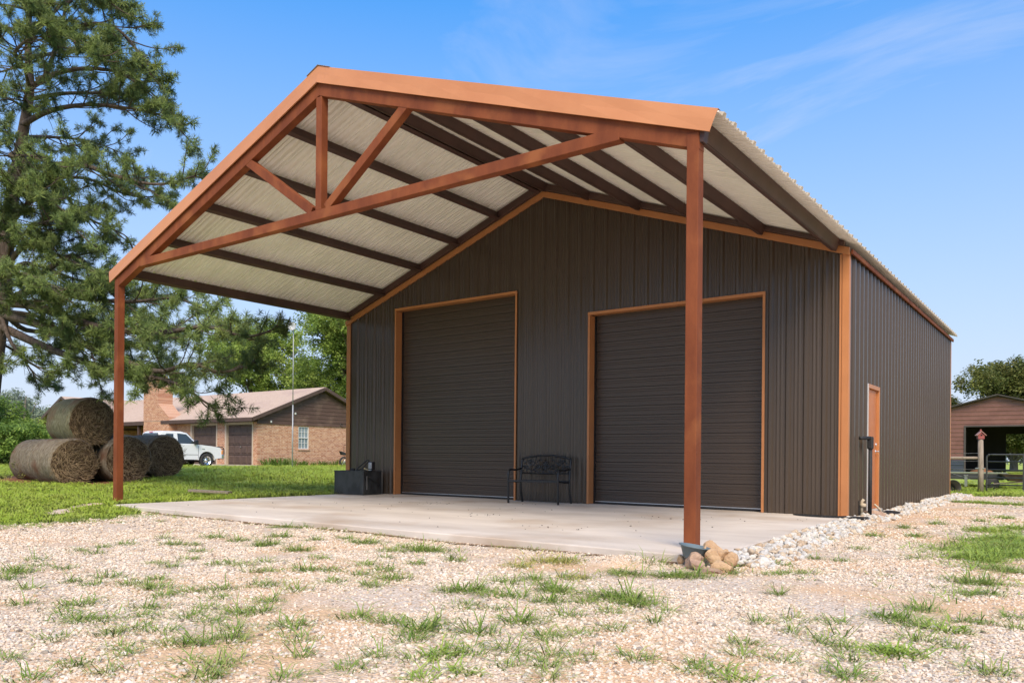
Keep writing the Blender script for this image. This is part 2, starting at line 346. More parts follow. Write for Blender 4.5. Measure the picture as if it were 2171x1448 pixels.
def front_panel(a, b):
    mb = MB(); P = rib_profile(a, b, RX0)
    ex = sorted({e for d in (D1, D2) for e in (d[0], d[1]) if a < e < b} | ({5.65} if a < 5.65 < b else set()))
    for e_ in ex:
        for i in range(len(P)-1):
            if P[i][0] < e_ < P[i+1][0]:
                tt = (e_-P[i][0])/(P[i+1][0]-P[i][0]); P.insert(i+1, (e_, P[i][1]+(P[i+1][1]-P[i][1])*tt)); break
    for (s0, h0), (s1, h1) in zip(P, P[1:]):
        c = (s0+s1)/2; zb = .004
        for d in (D1, D2):
            if d[0] <= c <= d[1]: zb = d[2]
        mb.add([(s0,-h0,zb),(s1,-h1,zb),(s1,-h1,rake(s1)-.03),(s0,-h0,rake(s0)-.03)], [(0,1,2,3)])
    return mb
edges = [.02] + [RX0 + PER*(3*k+1) + .07 for k in range(0, 13)] + [W-.02]
edges = [e for i, e in enumerate(edges) if i == 0 or e - edges[i-1] > .1]
edges = [e for e in edges if e <= W-.02]
for a, b in zip(edges, edges[1:]): front_panel(a, b).build('wall_panel', M['wall'], B)
def side_panel(x, sgn, a, b, door=None, ax='y', ztop=4.09):
    mb = MB(); P = rib_profile(a, b, .06)
    if door:
        for e_ in door[:2]:
            for i in range(len(P)-1):
                if P[i][0] < e_ < P[i+1][0]:
                    tt = (e_-P[i][0])/(P[i+1][0]-P[i][0]); P.insert(i+1, (e_, P[i][1]+(P[i+1][1]-P[i][1])*tt)); break
    for (s0, h0), (s1, h1) in zip(P, P[1:]):
        c = (s0+s1)/2; zb = -.06
        if door and door[0] <= c <= door[1]: zb = door[2]
        if ax == 'y': q = [(x+sgn*h0,s0,zb),(x+sgn*h1,s1,zb),(x+sgn*h1,s1,ztop),(x+sgn*h0,s0,ztop)]
        else: q = [(s0,x+sgn*h0,zb),(s1,x+sgn*h1,zb),(s1,x+sgn*h1,rake(s1)-.03),(s0,x+sgn*h0,rake(s0)-.03)]
        mb.add(q, [(0,1,2,3)])
    return mb
WD = (1.25, 2.14, 2.13)     # walk door in the right wall
ed = [.02]
while ed[-1] < L-.03: ed.append(min(L-.02, round((len(ed))*3*PER+.2, 4)))
for a, b in zip(ed, ed[1:]):
    side_panel(W, 1, a, b, WD).build('wall_panel', M['wall'], B)
    side_panel(0, -1, a, b).build('wall_panel', M['wall'], B)
ed = [.02]
while ed[-1] < W-.03: ed.append(min(W-.02, round((len(ed))*3*PER+.2, 4)))
for a, b in zip(ed, ed[1:]):
    mb = MB(); P = rib_profile(a, b, .06)
    if a < 5.65 < b: P = sorted(P + [(5.65, 0)])
    for (s0, h0), (s1, h1) in zip(P, P[1:]): mb.add([(s0,L+h0,-.06),(s1,L+h1,-.06),(s1,L+h1,rake(s1)-.03),(s0,L+h0,rake(s0)-.03)], [(0,1,2,3)])
    mb.build('wall_panel', M['wall'], B)
# corner trim: an outside angle, wider on the faces, hemmed edge
def corner(x, y, sx_, sy_, zt):
    mb = MB(); o = .022; wd = .076
    xa, xb = sorted((x - sx_*wd, x + sx_*o)); ya, yb = sorted((y + sy_*(o-.006), y + sy_*o)); mb.box((xa, ya, -.02 if sy_ < 0 else -.06), (xb, yb, zt))
    xa, xb = sorted((x + sx_*(o-.006), x + sx_*o)); ya, yb = sorted((y + sy_*(o-.006), y - sy_*wd)); mb.box((xa, ya, -.06), (xb, yb, zt))
    xa, xb = sorted((x - sx_*wd, x - sx_*(wd+.006))); ya, yb = sorted((y + sy_*.002, y + sy_*o)); mb.box((xa, ya, -.02), (xb, yb, zt))
    return mb.build('corner_trim', M['copper'], B, bevel=.003)
for (x, y, a, b_) in ((0,0,-1,-1),(W,0,1,-1),(0,L,-1,1),(W,L,1,1)): corner(x, y, a, b_, 4.04 if x == 0 else 4.075)
# second thin lip next to the right front corner trim
for xl, xr, za in ((W-.116, W-.090, 4.03), (.090, .116, 4.03)):
    MB().box((xl,-.034,.004),(xr,-.014,za)).build('trim_lip', M['copper'], B, bevel=.002)
    a_, c_ = (W-.090, W-.076) if xl > 1 else (.076, .090)
    MB().box((a_,-.010,.004),(c_,-.004,za)).build('trim_groove', M['copper'], B)
# rake trim under the roof line
for xa, xb in ((-.03, 5.65), (5.65, W+.03)):
    za, zb = rake(max(0, xa)), rake(min(W, xb)); mb = MB()
    if xa < 0: za -= .01
    if xb > W: zb -= .01
    mb.prism([(xa,za-.115),(xb,zb-.115),(xb,zb),(xa,za)], 'y', -.060, -.012); mb.recalc(); mb.build('rake_trim', M['copper'], B, bevel=.004)
for x, s in ((W+.045, 1), (-.045, -1)):
    xa, xb = sorted((x, x+s*.03)); MB().box((xa,-.03,4.015),(xb,L+.03,4.085)).build('eave_trim', M['rust'], B, bevel=.003)
# overhead doors
def roll_door(d, n):
    x0, x1, h = d; dr = MB().box((x0+.03,.212,.0),(x1-.03,.222,h)).build('roll_up_door', M['door'], B)
    ph = (h-.12)/n
    for k in range(n):          # one slat: crown with two pressed beads, upper edge tucked back
        z0 = .105 + k*ph; pr = [(0,.012),(.006,0),(.38,0),(.40,-.004),(.44,-.004),(.46,0),(.60,0),(.62,-.004),(.66,-.004),(.68,0),(.93,0),(.965,.014),(1,.014)]
        j = .0015*math.sin(k*2.3); mb = MB()
        for (t0, o0), (t1, o1) in zip(pr, pr[1:]): mb.add([(x0+.028,.192+o0+j,z0+t0*ph),(x1-.028,.192+o0+j,z0+t0*ph),(x1-.028,.192+o1+j,z0+t1*ph),(x0+.028,.192+o1+j,z0+t1*ph)], [(0,1,2,3)])
        mb.build('slat', M['door'], dr)
    MB().box((x0+.035,.182,.052),(x1-.035,.2,.104)).build('bottom_bar', M['door'], dr, bevel=.003)
    MB().box((x0+.035,.178,.040),(x1-.035,.2,.052)).build('bar_edge', M['alu'], dr)
    MB().box((x0+.035,.172,.002),(x1-.035,.2,.040)).build('bottom_seal', M['black_rubber'], dr)
    for s, x in ((1, x0), (-1, x1)):      # jambs wrap from the wall face back to the door
        mb = MB(); a, c = sorted((x - s*.004, x + s*.038)); mb.box((a,-.036,.003),(c,-.020,h-.04)); a, c = sorted((x + s*.020, x + s*.026)); mb.box((a,-.02,.003),(c,.185,h-.04)); mb.build('door_jamb', M['copper'], B, bevel=.002)
        a, c = sorted((x + s*.027, x + s*.06)); MB().box((a,.165,.0),(c,.187,h-.05)).build('door_track', M['black_metal'], B)
    mb = MB(); mb.box((x0-.006,-.038,h-.04),(x1+.006,-.020,h+.012)); mb.box((x0+.02,-.02,h-.03),(x1-.02,.185,h-.02)); mb.build('door_header', M['copper'], B, bevel=.002)
roll_door(D1, 24); roll_door(D2, 20)
# walk door in the side wall, slightly set back in a copper frame
M['walkdoor'] = pmat('orange_brown_door', (.42,.13,.035), (.50,.17,.05), 3, .5, bump=.06, bscale=30, stretch=(1,1,.4))
M['frame_white'] = pmat('pale_frame_edge', (.55,.55,.56), None, 3, .5)
wd = MB().box((W-.045,WD[0]+.065,.035),(W-.005,WD[1]-.065,WD[2]-.06)).build('walk_door', M['walkdoor'], B, bevel=.003)
mb = MB(); mb.tube([(W-.005,WD[1]-.13,1.02),(W+.055,WD[1]-.13,1.02)], [.012,.012], 10); mb.tube([(W+.05,WD[1]-.13,1.02),(W+.062,WD[1]-.2,1.02),(W+.06,WD[1]-.235,1.02)], .009, 8); mb.lathe([(.0,0),(.032,0),(.032,.008),(0,.009)], 14, Matrix.Translation((W-.005,WD[1]-.13,1.02)) @ Matrix.Rotation(R(90),4,'Y')); mb.build('handle', M['alu'], wd, smooth=True)
mb = MB(); mb.lathe([(0,0),(.028,0),(.028,.012),(.016,.02),(0,.022)], 14, Matrix.Translation((W-.005,WD[1]-.13,1.14)) @ Matrix.Rotation(R(90),4,'Y')); mb.build('deadbolt', M['alu'], wd, smooth=True)
for y0, y1 in ((WD[0]-.005, WD[0]+.058), (WD[1]-.058, WD[1]+.005)): MB().box((W-.05,y0,.0),(W+.036,y1,WD[2]-.055)).build('door_jamb', M['copper'], B, bevel=.003)
MB().box((W-.05,WD[0]-.005,WD[2]-.055),(W+.036,WD[1]+.005,WD[2]+.012)).build('door_header', M['copper'], B, bevel=.003)
MB().box((W+.026,WD[0]-.022,.0),(W+.042,WD[0]-.006,WD[2]+.01)).build('frame_edge', M['frame_white'], B)
MB().box((W-.06,WD[0]-.02,-.04),(W+.09,WD[1]+.02,.03)).build('door_sill', M['conc_far'], B, bevel=.01)

# roof: ribbed sheets up each slope, underside seen from below
FY, BY = -5.60, L+.12
RA, RE = 6.235, 4.155         # underside height at ridge and at the eave edge (x = -.15)
def rz(x): return RA - (RA-RE)*abs(x-5.65)/5.80
RP = .2797
yy = FY; seams = []
while yy < BY-.05: seams.append(yy); yy += 3*RP
seams.append(BY)
for side in (-1, 1):
    xe = 5.65 + side*5.80
    for y0, y1 in zip(seams, seams[1:]):
        P = [(y0, .016), (y0+.0005, .0)]
        c = seams[0] + RP*.5
        while c < BY:
            for ds, h in ((-.046,0),(-.026,.044),(.026,.044),(.046,0),(.080,0),(.090,.022),(.114,.022),(.124,0),(.152,0),(.162,.022),(.186,.022),(.196,0)):
                if y0+.004 < c+ds < y1-.009: P.append((c+ds, h))
            c += RP
        P += [(y1-.0065, .0), (y1-.006, .016), (y1, .016)]; mb = MB(); nrm = Vector((side*(RA-RE)/5.8, 0, 1)).normalized()
        vs = []
        for s, h in P:
            for x in (5.65, xe): vs.append((x + nrm.x*h, s, rz(x) + nrm.z*h))
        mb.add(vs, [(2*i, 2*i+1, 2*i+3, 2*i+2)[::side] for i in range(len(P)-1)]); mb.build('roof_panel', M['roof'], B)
mb = MB()       # ridge cap
for side in (-1, 1): mb.add([(5.65,FY-.02,rz(5.65)+.05),(5.65+side*.24,FY-.02,rz(5.89)+.043),(5.65+side*.24,BY+.02,rz(5.89)+.043),(5.65,BY+.02,rz(5.65)+.05)], [(0,1,2,3)])
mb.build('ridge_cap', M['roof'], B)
# fascia on the canopy front, leaning out a little at the foot, in two lengths a side
sl_ = (RA-RE)/5.8; nf = Vector((-1, 0, 0))
def fascia(xa, xb, side):
    pts = []; n = 10; mb = MB(); vs = []
    for i in range(n+1):
        x = xa + (xb-xa)*i/n; dn = Vector((-side*sl_, 0, -1)).normalized()
        w_ = .004*math.sin(x*3.7) + .003*math.sin(x*9.1)
        if abs(x-5.65) < 1e-6: dn = Vector((0,0,-1))*1.06
        top = Vector((x, FY-.006, rz(x)+.035)); mid = top + dn*.11 + Vector((0,-.012+w_,0)); bot = top + dn*.222 + Vector((0,-.028-w_*.6,0))
        back = Vector((x, FY+.06, rz(x)+.034)); lip = bot + Vector((0,.02,0)) 
        vs += [back, top, mid, bot, lip]
    mb.add(vs, [(5*i+j, 5*i+j+1, 5*i+j+6, 5*i+j+5) for i in range(n) for j in range(4)])
    return mb.build('fascia', M['fascia'], B)
fascia(5.65, 6.45, 1); fascia(6.4485, W+.15, 1); fascia(5.65, 5.0, -1); fascia(5.0015, -.15, -1)
# eave drip edges of the canopy
# canopy steel: rafters, truss, posts
TY = -5.53
def raf(y, xa, xb, dp=.15, wd=.115, m='rust', drop=.165):
    return MB().beam((xa, y, rz(xa)-drop-dp/2+.075), (xb, y, rz(xb)-drop-dp/2+.075), wd, dp, (0,0,1)).build('rafter', M[m], B, bevel=.006)
for xa, xb in ((.045, 5.65), (5.65, W-.045)):
    pr_ = [(xa, rz(xa)-.370), (xb, rz(xb)-.370), (xb, rz(xb)-.12), (xa, rz(xa)-.12)]
    MB().prism(pr_, 'y', TY-.06, TY+.06).recalc().build('rafter', M['rust'], B, bevel=.006)
def bar(name, p, q, wd=.12, dp=.12, m='rust'): return MB().beam(p, q, wd, dp, (0,1,0) if abs(p[0]-q[0]) < .01 and abs(p[1]-q[1]) < .01 else (0,0,1)).build(name, M[m], B, bevel=.006)
bar('bottom_chord', (.92, TY-.002, 4.212), (10.38, TY-.002, 4.212), .122, .135)
bar('king_post', (5.65, TY, 4.281), (5.65, TY, 5.85), .118, .116)
bar('web_brace', (5.80, TY+.001, 4.29), (7.38, TY+.001, 5.36), .112, .125)
bar('web_brace', (5.50, TY+.001, 4.29), (3.92, TY+.001, 5.36), .112, .125)
for x, zb in ((.108, -.06), (11.19, -.02)):
    bar('support_post', (x, TY-.004, zb), (x, TY-.004, rz(x)-.225), .122, .128)
bar('post_cap', (W-.075, TY, 3.93), (W-.045, TY, 4.10), .10, .13, 'primer')
# wall rafter above the rake trim
for xa, xb in ((.03, 5.65), (5.65, W-.03)):
    pr_ = [(xa, rake(xa)+.004), (xb, rake(xb)+.004), (xb, rz(xb)-.012), (xa, rz(xa)-.012)]
    MB().prism(pr_, 'y', -.15, -.061).recalc().build('rafter', M['primer'], B, bevel=.004)
# purlins along the building
for d in (5.53, 4.38, 3.24, 2.16, 1.10, .13):
    for s in (-1, 1):
        x = 5.65 + s*d; z = rz(x); nrm = Vector((s*sl_, 0, 1)).normalized(); ep = d > 5
        p = Vector((x, TY+.062, z)) - nrm*(.078 if not ep else .088)
        MB().beam(p, p + Vector((0, 5.365, 0)), .062, .150 if not ep else .17, nrm).build('purlin', M['primer'], B, bevel=.004)
        MB().beam(p - nrm*(.080 if not ep else .09) + Vector((s*-.012, 0, 0)), p - nrm*(.08 if not ep else .09) + Vector((s*-.012, 5.36, 0)), .085, .008, nrm).build('purlin_flange', M['primer'], B)
# ------------------------------------------------------------------ things on and beside the slab
# bench
bn = thing('garden_bench', 'black cast metal garden bench with arched scrollwork back against the brown wall', 'bench', (5.965, -.765, 0), R(6.6))
def arc(pts, n=8):
    P = [Vector(p) for p in pts]; out = []
    for i in range(len(P)-1):
        p0, p1, p2, p3 = P[max(i-1,0)], P[i], P[i+1], P[min(i+2, len(P)-1)]
        for k in range(n):
            t = k/n; out.append(.5*((2*p1) + (p2-p0)*t + (2*p0-5*p1+4*p2-p3)*t*t + (3*p1-p0-3*p2+p3)*t**3))
    return out + [P[-1]]
for s in (-1, 1):
    x = s*.525
    MB().tube(arc([(x,.0,0),(x,-.012,.3),(x,-.015,.52),(x,.02,.615),(x,.10,.635)]), .021, 8).build('front_leg', M['black_metal'], bn, smooth=True)
    MB().tube(arc([(x,.55,0),(x,.49,.2),(x,.47,.42),(x,.53,.84)]), .021, 8).build('back_leg', M['black_metal'], bn, smooth=True)
    MB().tube(arc([(x,.09,.635),(x,.28,.628),(x,.505,.655)]), .019, 8).build('armrest', M['black_metal'], bn, smooth=True)
    MB().tube(arc([(x,-.0,.42),(x,.2,.405),(x,.35,.395),(x,.47,.41)]), .017, 6).build('side_rail', M['black_metal'], bn, smooth=True)
mb = MB()
for k in range(9):
    y = .0 + k*.055; z = .43 - .03*math.sin(k/8*math.pi); mb.box((-.52, y-.019, z-.006), (.52, y+.019, z+.006))
mb.box((-.52,-.03,.405),(.52,-.018,.44)); mb.build('seat', M['black_metal'], bn, bevel=.003)
top = lambda x: .905 - .065*(x/.525)**2
def bk(x, z): return (x, .475 + .055*(z-.42)/.42, z)
mb = MB()
mb.tube([bk(-.525+1.05*i/16, top(-.525+1.05*i/16)) for i in range(17)], .020, 8); mb.tube([bk(-.5,.56), bk(.5,.56)], .015, 8)
mb.build('back_frame', M['black_metal'], bn, smooth=True)
mb = MB()
for s in (-1, 1):       # pressed vine scrolls either side of a rosette
    for cx_, cz_, r_ in ((.16,.68,.055),(.29,.74,.06),(.41,.66,.05),(.23,.62,.035),(.36,.78,.03)):
        mb.tube([bk(s*(cx_ + r_*(1-.06*k)*math.cos(k*.55)), cz_ + r_*(1-.06*k)*math.sin(k*.55)) for k in range(13)], .013, 5)
    mb.tube([bk(s*(.06+.45*i/10), .66 + .05*math.sin(i*.9)) for i in range(11)], .010, 5); mb.tube([bk(s*(.10+.38*i/8), .80 + .035*math.sin(i*1.3+1) - .02*i/8) for i in range(9)], .009, 5)
    for i in range(5): x = s*(.12+i*.09); mb.tube([bk(x,.565), bk(x+s*.02,.62+.02*(i%2))], .008, 5); mb.tube([bk(x+s*.02,.79), bk(x,top(x))], .008, 5)
    for i in range(34):
        x = s*(.07 + .43*((i*13) % 34)/34); z = .585 + .255*((i*7) % 11)/11; a = i*1.9
        mb.add([bk(x,z), bk(x+.03*math.cos(a),z+.03*math.sin(a)), bk(x+.055*math.cos(a+.35),z+.055*math.sin(a+.35)), bk(x+.03*math.cos(a+.8),z+.03*math.sin(a+.8))], [(0,1,2,3)])
for k in range(8):
    a = k*math.pi/4; mb.tube([bk(0,.71), bk(.06*math.cos(a), .71+.08*math.sin(a)), bk(.085*math.cos(a+.25), .71+.115*math.sin(a+.25))], [.02,.016,.007], 6)
mb.lathe([(0,.02),(.03,.012),(.04,0)], 12, Matrix.Translation(bk(0,.71)) @ Matrix.Rotation(R(90),4,'X'))
mb.build('scrollwork_panel', M['black_metal'], bn, smooth=True)

# fuel transfer tank
M['tank'] = pmat('scuffed_black_tank', (.014,.015,.016), (.055,.057,.058), 3.5, .42, bump=.05, bscale=20, lo=.42, hi=.75, stretch=(1,1,.6), rvar=.12)
M['pump'] = pmat('pump_grey_casting', (.30,.31,.33), (.45,.46,.48), 14, .4, metallic=.5)
M['brass'] = pmat('brass_fitting', (.45,.36,.20), None, 10, .4, metallic=.8)
tk = thing('fuel_tank', 'black steel fuel tank with pump and hose at the left slab end', 'tank', (.594, -.904, 0), R(5))
mb = MB(); wt_, dt_, ht_ = .875, .60, .535
mb.prism([(0,0),(wt_,0),(wt_,dt_),(0,dt_)], 'z', .004, ht_-.012); mb.build('tank_body', M['tank'], tk, bevel=.012)
mb = MB()
for a, b in (((-.004,-.006,ht_-.022),(wt_+.004,.018,ht_)),((-.004,dt_-.018,ht_-.022),(wt_+.004,dt_+.006,ht_)),((-.004,.018,ht_-.022),(.016,dt_-.018,ht_)),((wt_-.016,.018,ht_-.022),(wt_+.004,dt_-.018,ht_))): mb.box(a, b)
mb.build('top_rim', M['tank'], tk, bevel=.004)
MB().box((wt_+.0005,.10,.12),(wt_+.006,.125,.42)).build('sight_strip', M['alu'], tk)
mb = MB(); mb.lathe([(0,ht_-.01),(.05,ht_-.01),(.05,ht_+.03),(.056,ht_+.032),(.056,ht_+.05),(0,ht_+.052)], 18, Matrix.Translation((.28,.3,0))); mb.build('filler_cap', M['black_rubber'], tk)
pu = MB().box((.74,.30,ht_+.02),(.86,.40,ht_+.20)).box((.765,.32,ht_-.02),(.83,.385,ht_+.02)).build('pump', M['black_metal'], tk, bevel=.012)
mb = MB(); mb.box((.752,.288,ht_+.045),(.848,.30,ht_+.185)); mb.build('pump_face', M['pump'], pu, bevel=.01)
mb = MB(); mb.box((.76,.286,ht_+.012),(.84,.30,ht_+.026)); mb.build('meter_bar', M['alu'], pu)
MB().tube(arc([(.60,.30,ht_+.06),(.66,.32,ht_+.03),(.72,.33,ht_+.015)]), [.02]*16+[.022], 8).build('nozzle', M['brass'], tk, smooth=True)
MB().tube(arc([(.74,.34,ht_+.20),(.70,.32,ht_+.235),(.58,.28,ht_+.14),(.46,.24,ht_+.03),(.52,.20,ht_+.01),(.60,.28,ht_+.05)]), .013, 8).build('delivery_hose', M['black_rubber'], tk, smooth=True)
MB().tube(arc([(.735,.31,ht_+.19),(.715,.20,ht_+.10),(.76,.06,ht_-.05),(.80,-.02+.1,ht_-.03),(wt_+.02,.22,.36),(wt_+.03,.38,.27),(wt_+.02,.52,.22)]), .012, 8).build('suction_hose', M['black_rubber'], tk, smooth=True)

# door mats
def half_mat(name, label, loc, rz_, r0):
    t = thing(name, label, 'door mat', loc, rz_); n = 28
    mb = MB(); P = [(r0*math.cos(math.pi*i/n), .62*r0*math.sin(math.pi*i/n)) for i in range(n+1)]; mb.prism(P, 'z', .001, .012); mb.recalc().build('mat_base', M['black_rubber'], t, bevel=.003)
    mb = MB(); random.seed(3)
    for rr in (.94, .66, .38):
        for i in range(n): mb.beam((r0*rr*math.cos(math.pi*i/n), .62*r0*rr*math.sin(math.pi*i/n), .015), (r0*rr*math.cos(math.pi*(i+1)/n), .62*r0*rr*math.sin(math.pi*(i+1)/n), .015), .02, .008)
    for i in range(1, 14):
        a = math.pi*i/14; mb.beam((.4*r0*math.cos(a),.25*r0*math.sin(a),.015), (.92*r0*math.cos(a+.1),.57*r0*math.sin(a+.1),.015), .018, .008)
    mb.build('raised_tread', M['black_rubber'], t); return t
half_mat('door_mat', 'half round black rubber mat on the slab by the front corner', (11.10, -.10, 0), R(182), .56)
half_mat('door_mat', 'black rubber mat on the stones at the orange side door', (11.46, 1.72, -.02), R(-88), .46)

# yard hydrant beside the walk door
hy = thing('yard_hydrant', 'black pipe wrapped yard hydrant standing beside the orange side door', 'hydrant', (W+.16, .84, -.09))
MB().tube([(0,0,0),(0,0,1.16)], .030, 12).build('standpipe', M['black_rubber'], hy, smooth=True)
MB().box((-.045,-.045,1.13),(.045,.045,1.34)).build('hydrant_head', M['black_rubber'], hy, bevel=.025)
MB().tube([(0,-.03,1.315),(-.10,-.16,1.31),(-.12,-.19,1.31)], [.030,.028,.026], 10).build('spout', M['black_rubber'], hy, smooth=True)
M['bone'] = pmat('weathered_beige_fitting', (.42,.33,.22), (.55,.46,.34), 8, .8, bump=.2)
vb = thing('pipe_valve', 'weathered beige pipe valve at the foot of the side wall', 'pipe', (W+.06, .74, -.06))
MB().tube([(0,0,0),(0,0,.26),(.03,0,.30)], .024, 8).build('riser', M['bone'], vb, smooth=True)
MB().lathe([(0,-.03),(.045,-.02),(.05,0),(.045,.03),(0,.04)], 10, Matrix.Translation((.02,0,.2))).build('valve_body', M['bone'], vb, smooth=True)
MB().box((-.03,-.11,.0),(-.018,.10,.28)).build('back_plate', M['black_metal'], vb)
dw = MB().tube(arc([(W+.17,1.30,-.06),(W+.24,1.22,.02),(W+.22,1.16,.09),(W+.16,1.14,.15)]), [.02]*8+[.022]*8+[.016]*8+[.006], 7).tube(arc([(W+.24,1.22,.02),(W+.32,1.25,-.01),(W+.36,1.28,-.05)]), .011, 6).build('driftwood', M['bone'], smooth=True)
tag(dw, 'pale bleached stick lying at the foot of the side door', 'driftwood')

# rocks
def rock(name, c, r, seed, sub=3, amp=.28, flat=1.):
    bm = bmesh.new(); bmesh.ops.create_icosphere(bm, subdivisions=sub, radius=1); rs = random.Random(seed); off = Vector((seed*3.7, seed*1.3, seed*.7))
    cuts = [(Vector((rs.gauss(0,1), rs.gauss(0,1), rs.gauss(0,1)*flat)).normalized(), rs.uniform(.52,.86)) for _ in range(11)]
    for v in bm.verts:
        p = v.co.copy()
        for nrm, d in cuts:
            e_ = p.dot(nrm) - d
            if e_ > 0: p -= nrm*e_*.985
        p *= 1 + amp*.5*mnoise.noise(p*1.3+off) + amp*.30*mnoise.noise(p*4+off) + .03*mnoise.noise(p*11+off)
        v.co = Vector((p.x*r[0], p.y*r[1], p.z*r[2]))
    me = bpy.data.meshes.new(name); bm.to_mesh(me); bm.free(); me.polygons.foreach_set('use_smooth', [True]*len(me.polygons)); o = bpy.data.objects.new(name, me); COL.objects.link(o); o.location = c; return o
M['rock_tan'] = pmat('tan_sandstone', (.42,.26,.14), (.56,.39,.23), 7, .85, bump=.9, bscale=24, c3=(.33,.17,.085), s3=7)
M['rock_brown'] = pmat('brown_sandstone', (.30,.19,.13), (.42,.28,.20), 7, .85, bump=.9, bscale=24, c3=(.46,.31,.20), s3=7)
for c, r, rot, mm, lb in (
    ((11.545,-6.29,-.012),(.105,.09,.105),(.2,.1,.5),'rock_brown','brown rounded rock leaning in front of the blue bowl'),
    ((11.625,-6.41,-.035),(.108,.07,.062),(.1,.15,-.25),'rock_brown','grooved brown rock lowest in front of the bowl'),
    ((11.60,-5.99,.055),(.118,.095,.085),(0,.2,.9),'rock_tan','largest pale tan rock at the back of the post pile'),
    ((11.665,-6.19,.020),(.083,.075,.078),(.1,0,.2),'rock_tan','tan rock in the middle between bowl and white stones'),
    ((11.735,-6.12,.035),(.06,.055,.065),(0,.1,.4),'rock_tan','small upright tan rock on the middle of the pile'),
    ((11.79,-6.10,.00),(.072,.065,.08),(0,.1,1.1),'rock_tan','orange tan rock half tucked under the white stones'),
    ((11.845,-6.42,-.035),(.150,.075,.052),(.05,.22,.0),'rock_tan','flat yellowish slab rock on the right of the pile'),
    ((11.77,-6.50,-.070),(.130,.075,.050),(0,.08,-.15),'rock_brown','smooth flat brown rock nearest the grass'),
    ((11.365,-6.15,-.035),(.045,.05,.055),(0,0,.4),'rock_tan','small orange rock on the left edge of the pile'),
    ((W+.20,1.02,-.01),(.20,.11,.085),(0,.1,.5),'rock_brown','brown block of rock lying before the orange side door')):
    o = rock('rock', c, r, len(bpy.data.objects) % 97); o.rotation_euler = rot; o.data.materials.append(M[mm]); o.data.polygons.foreach_set('use_smooth', [False]*len(o.data.polygons)); tag(o, lb, 'rock', 'loose sandstone rocks')
# bowl propped on the rocks
M['bowl'] = pmat('blue_grey_plastic', (.11,.155,.175), (.14,.185,.205), 5, .45)
o = MB().lathe([(0,0),(.125,0),(.14,.012),(.20,.105),(.222,.108),(.224,.116),(.205,.117),(.135,.02),(0,.012)], 36).build('bowl', M['bowl'], smooth=True)
o.location = (11.49,-6.20,-.012); o.scale = (.63,.63,1.0); o.rotation_euler = (R(-2), R(8.5), .2); tag(o, 'blue grey plastic bowl propped on rocks at the rusty post', 'bowl')

# white stones heaped along the slab and the side wall
M['stone'] = rand_mat('white_limestone', [(.50,.46,.40),(.62,.58,.51),(.56,.52,.46)], .9, 4, .25, .2, bump=.5)
M['stone_cream'] = rand_mat('cream_limestone', [(.48,.38,.27),(.58,.48,.36),(.40,.29,.19),(.60,.52,.42)], .9, 4, .25, .2, bump=.5)
M['stone_grey'] = rand_mat('grey_limestone', [(.42,.40,.37),(.50,.48,.45),(.58,.56,.52)], .9, 4, .25, .2, bump=.5)
st_meshes = []
for k in range(9):
    o = rock('stone', (0,0,0), (1, random.uniform(.6,.9), random.uniform(.5,.8)), 30+k*3, 2, .35); o.data.materials.append(M[('stone','stone_cream','stone_grey')[k % 3]]); st_meshes.append(o.data); bpy.data.objects.remove(o)
def strip(y):     # inner edge and width of the stone strip at y
    inn = 11.585 - (11.585-11.33)*(y+6.075)/6.2 if y < 0 else W+.07
    wd_ = .50 - .012*(y+6) if y < 1 else .42 - .004*y
    return inn, wd_
cand = []; rs = random.Random(5)
y = -6.2; tries = 0
while len(cand) < 1500 and tries < 40000:
    tries += 1; y = rs.uniform(-5.95, 11.6); inn, wd_ = strip(y)
    u = rs.random()**1.25; x = inn + .035 + u*wd_*(.85 + .2*math.sin(y*2.3)); r_ = rs.uniform(.030, .064)*(1.25 if rs.random() < .12 else 1)
    if -.2 < y-1.70 < .5 and x < 11.95: continue
    if .9 < y < 1.3 and x < 11.66: continue
    if all((x-a)**2 + (y-b)**2 > (.62*(r_+c))**2 for a, b, _, c in cand[-600:]): cand.append((x, y, u, r_))
cand.sort(key=lambda q: (q[0]-CAM.x)**2 + (q[1]-CAM.y)**2)
sp, sr_, ss, si = [], [], [], []
for i, (x, y, u, r_) in enumerate(cand):
    h = float(gz(x, y)) + r_*.42 + (1-u)*.055*(1 if y < 0 else .8); rot = (rs.uniform(-.6,.6), rs.uniform(-.6,.6), rs.uniform(0,6.28))
    if i < 300:
        o = bpy.data.objects.new('stone', st_meshes[i % 9]); COL.objects.link(o); o.location = (x, y, h); o.rotation_euler = rot; o.scale = (r_,)*3
        place = next(t for lim, t in ((-5.2,'touching the brown rock pile at the post'),(-4.4,'just past the brown rock pile'),(-3.4,'along the front third of the slab edge'),(-2.2,'along the middle of the slab edge'),(-.9,'along the slab edge before the round mat'),(.6,'at the corner trim by the round mat'),(2.6,'beside the orange side door'),(99,'at the foot of the far side wall')) if y < lim)
        tag(o, ('small ','middling ','large ')[(r_ > .043) + (r_ > .055)] + ('white','cream','grey')[i % 3] + ' limestone lump ' + place, 'stone', 'white stones heaped along the slab edge')
    else: sp.append((x, y, h)); sr_.append(rot); ss.append((r_,)*3); si.append(i % 9)
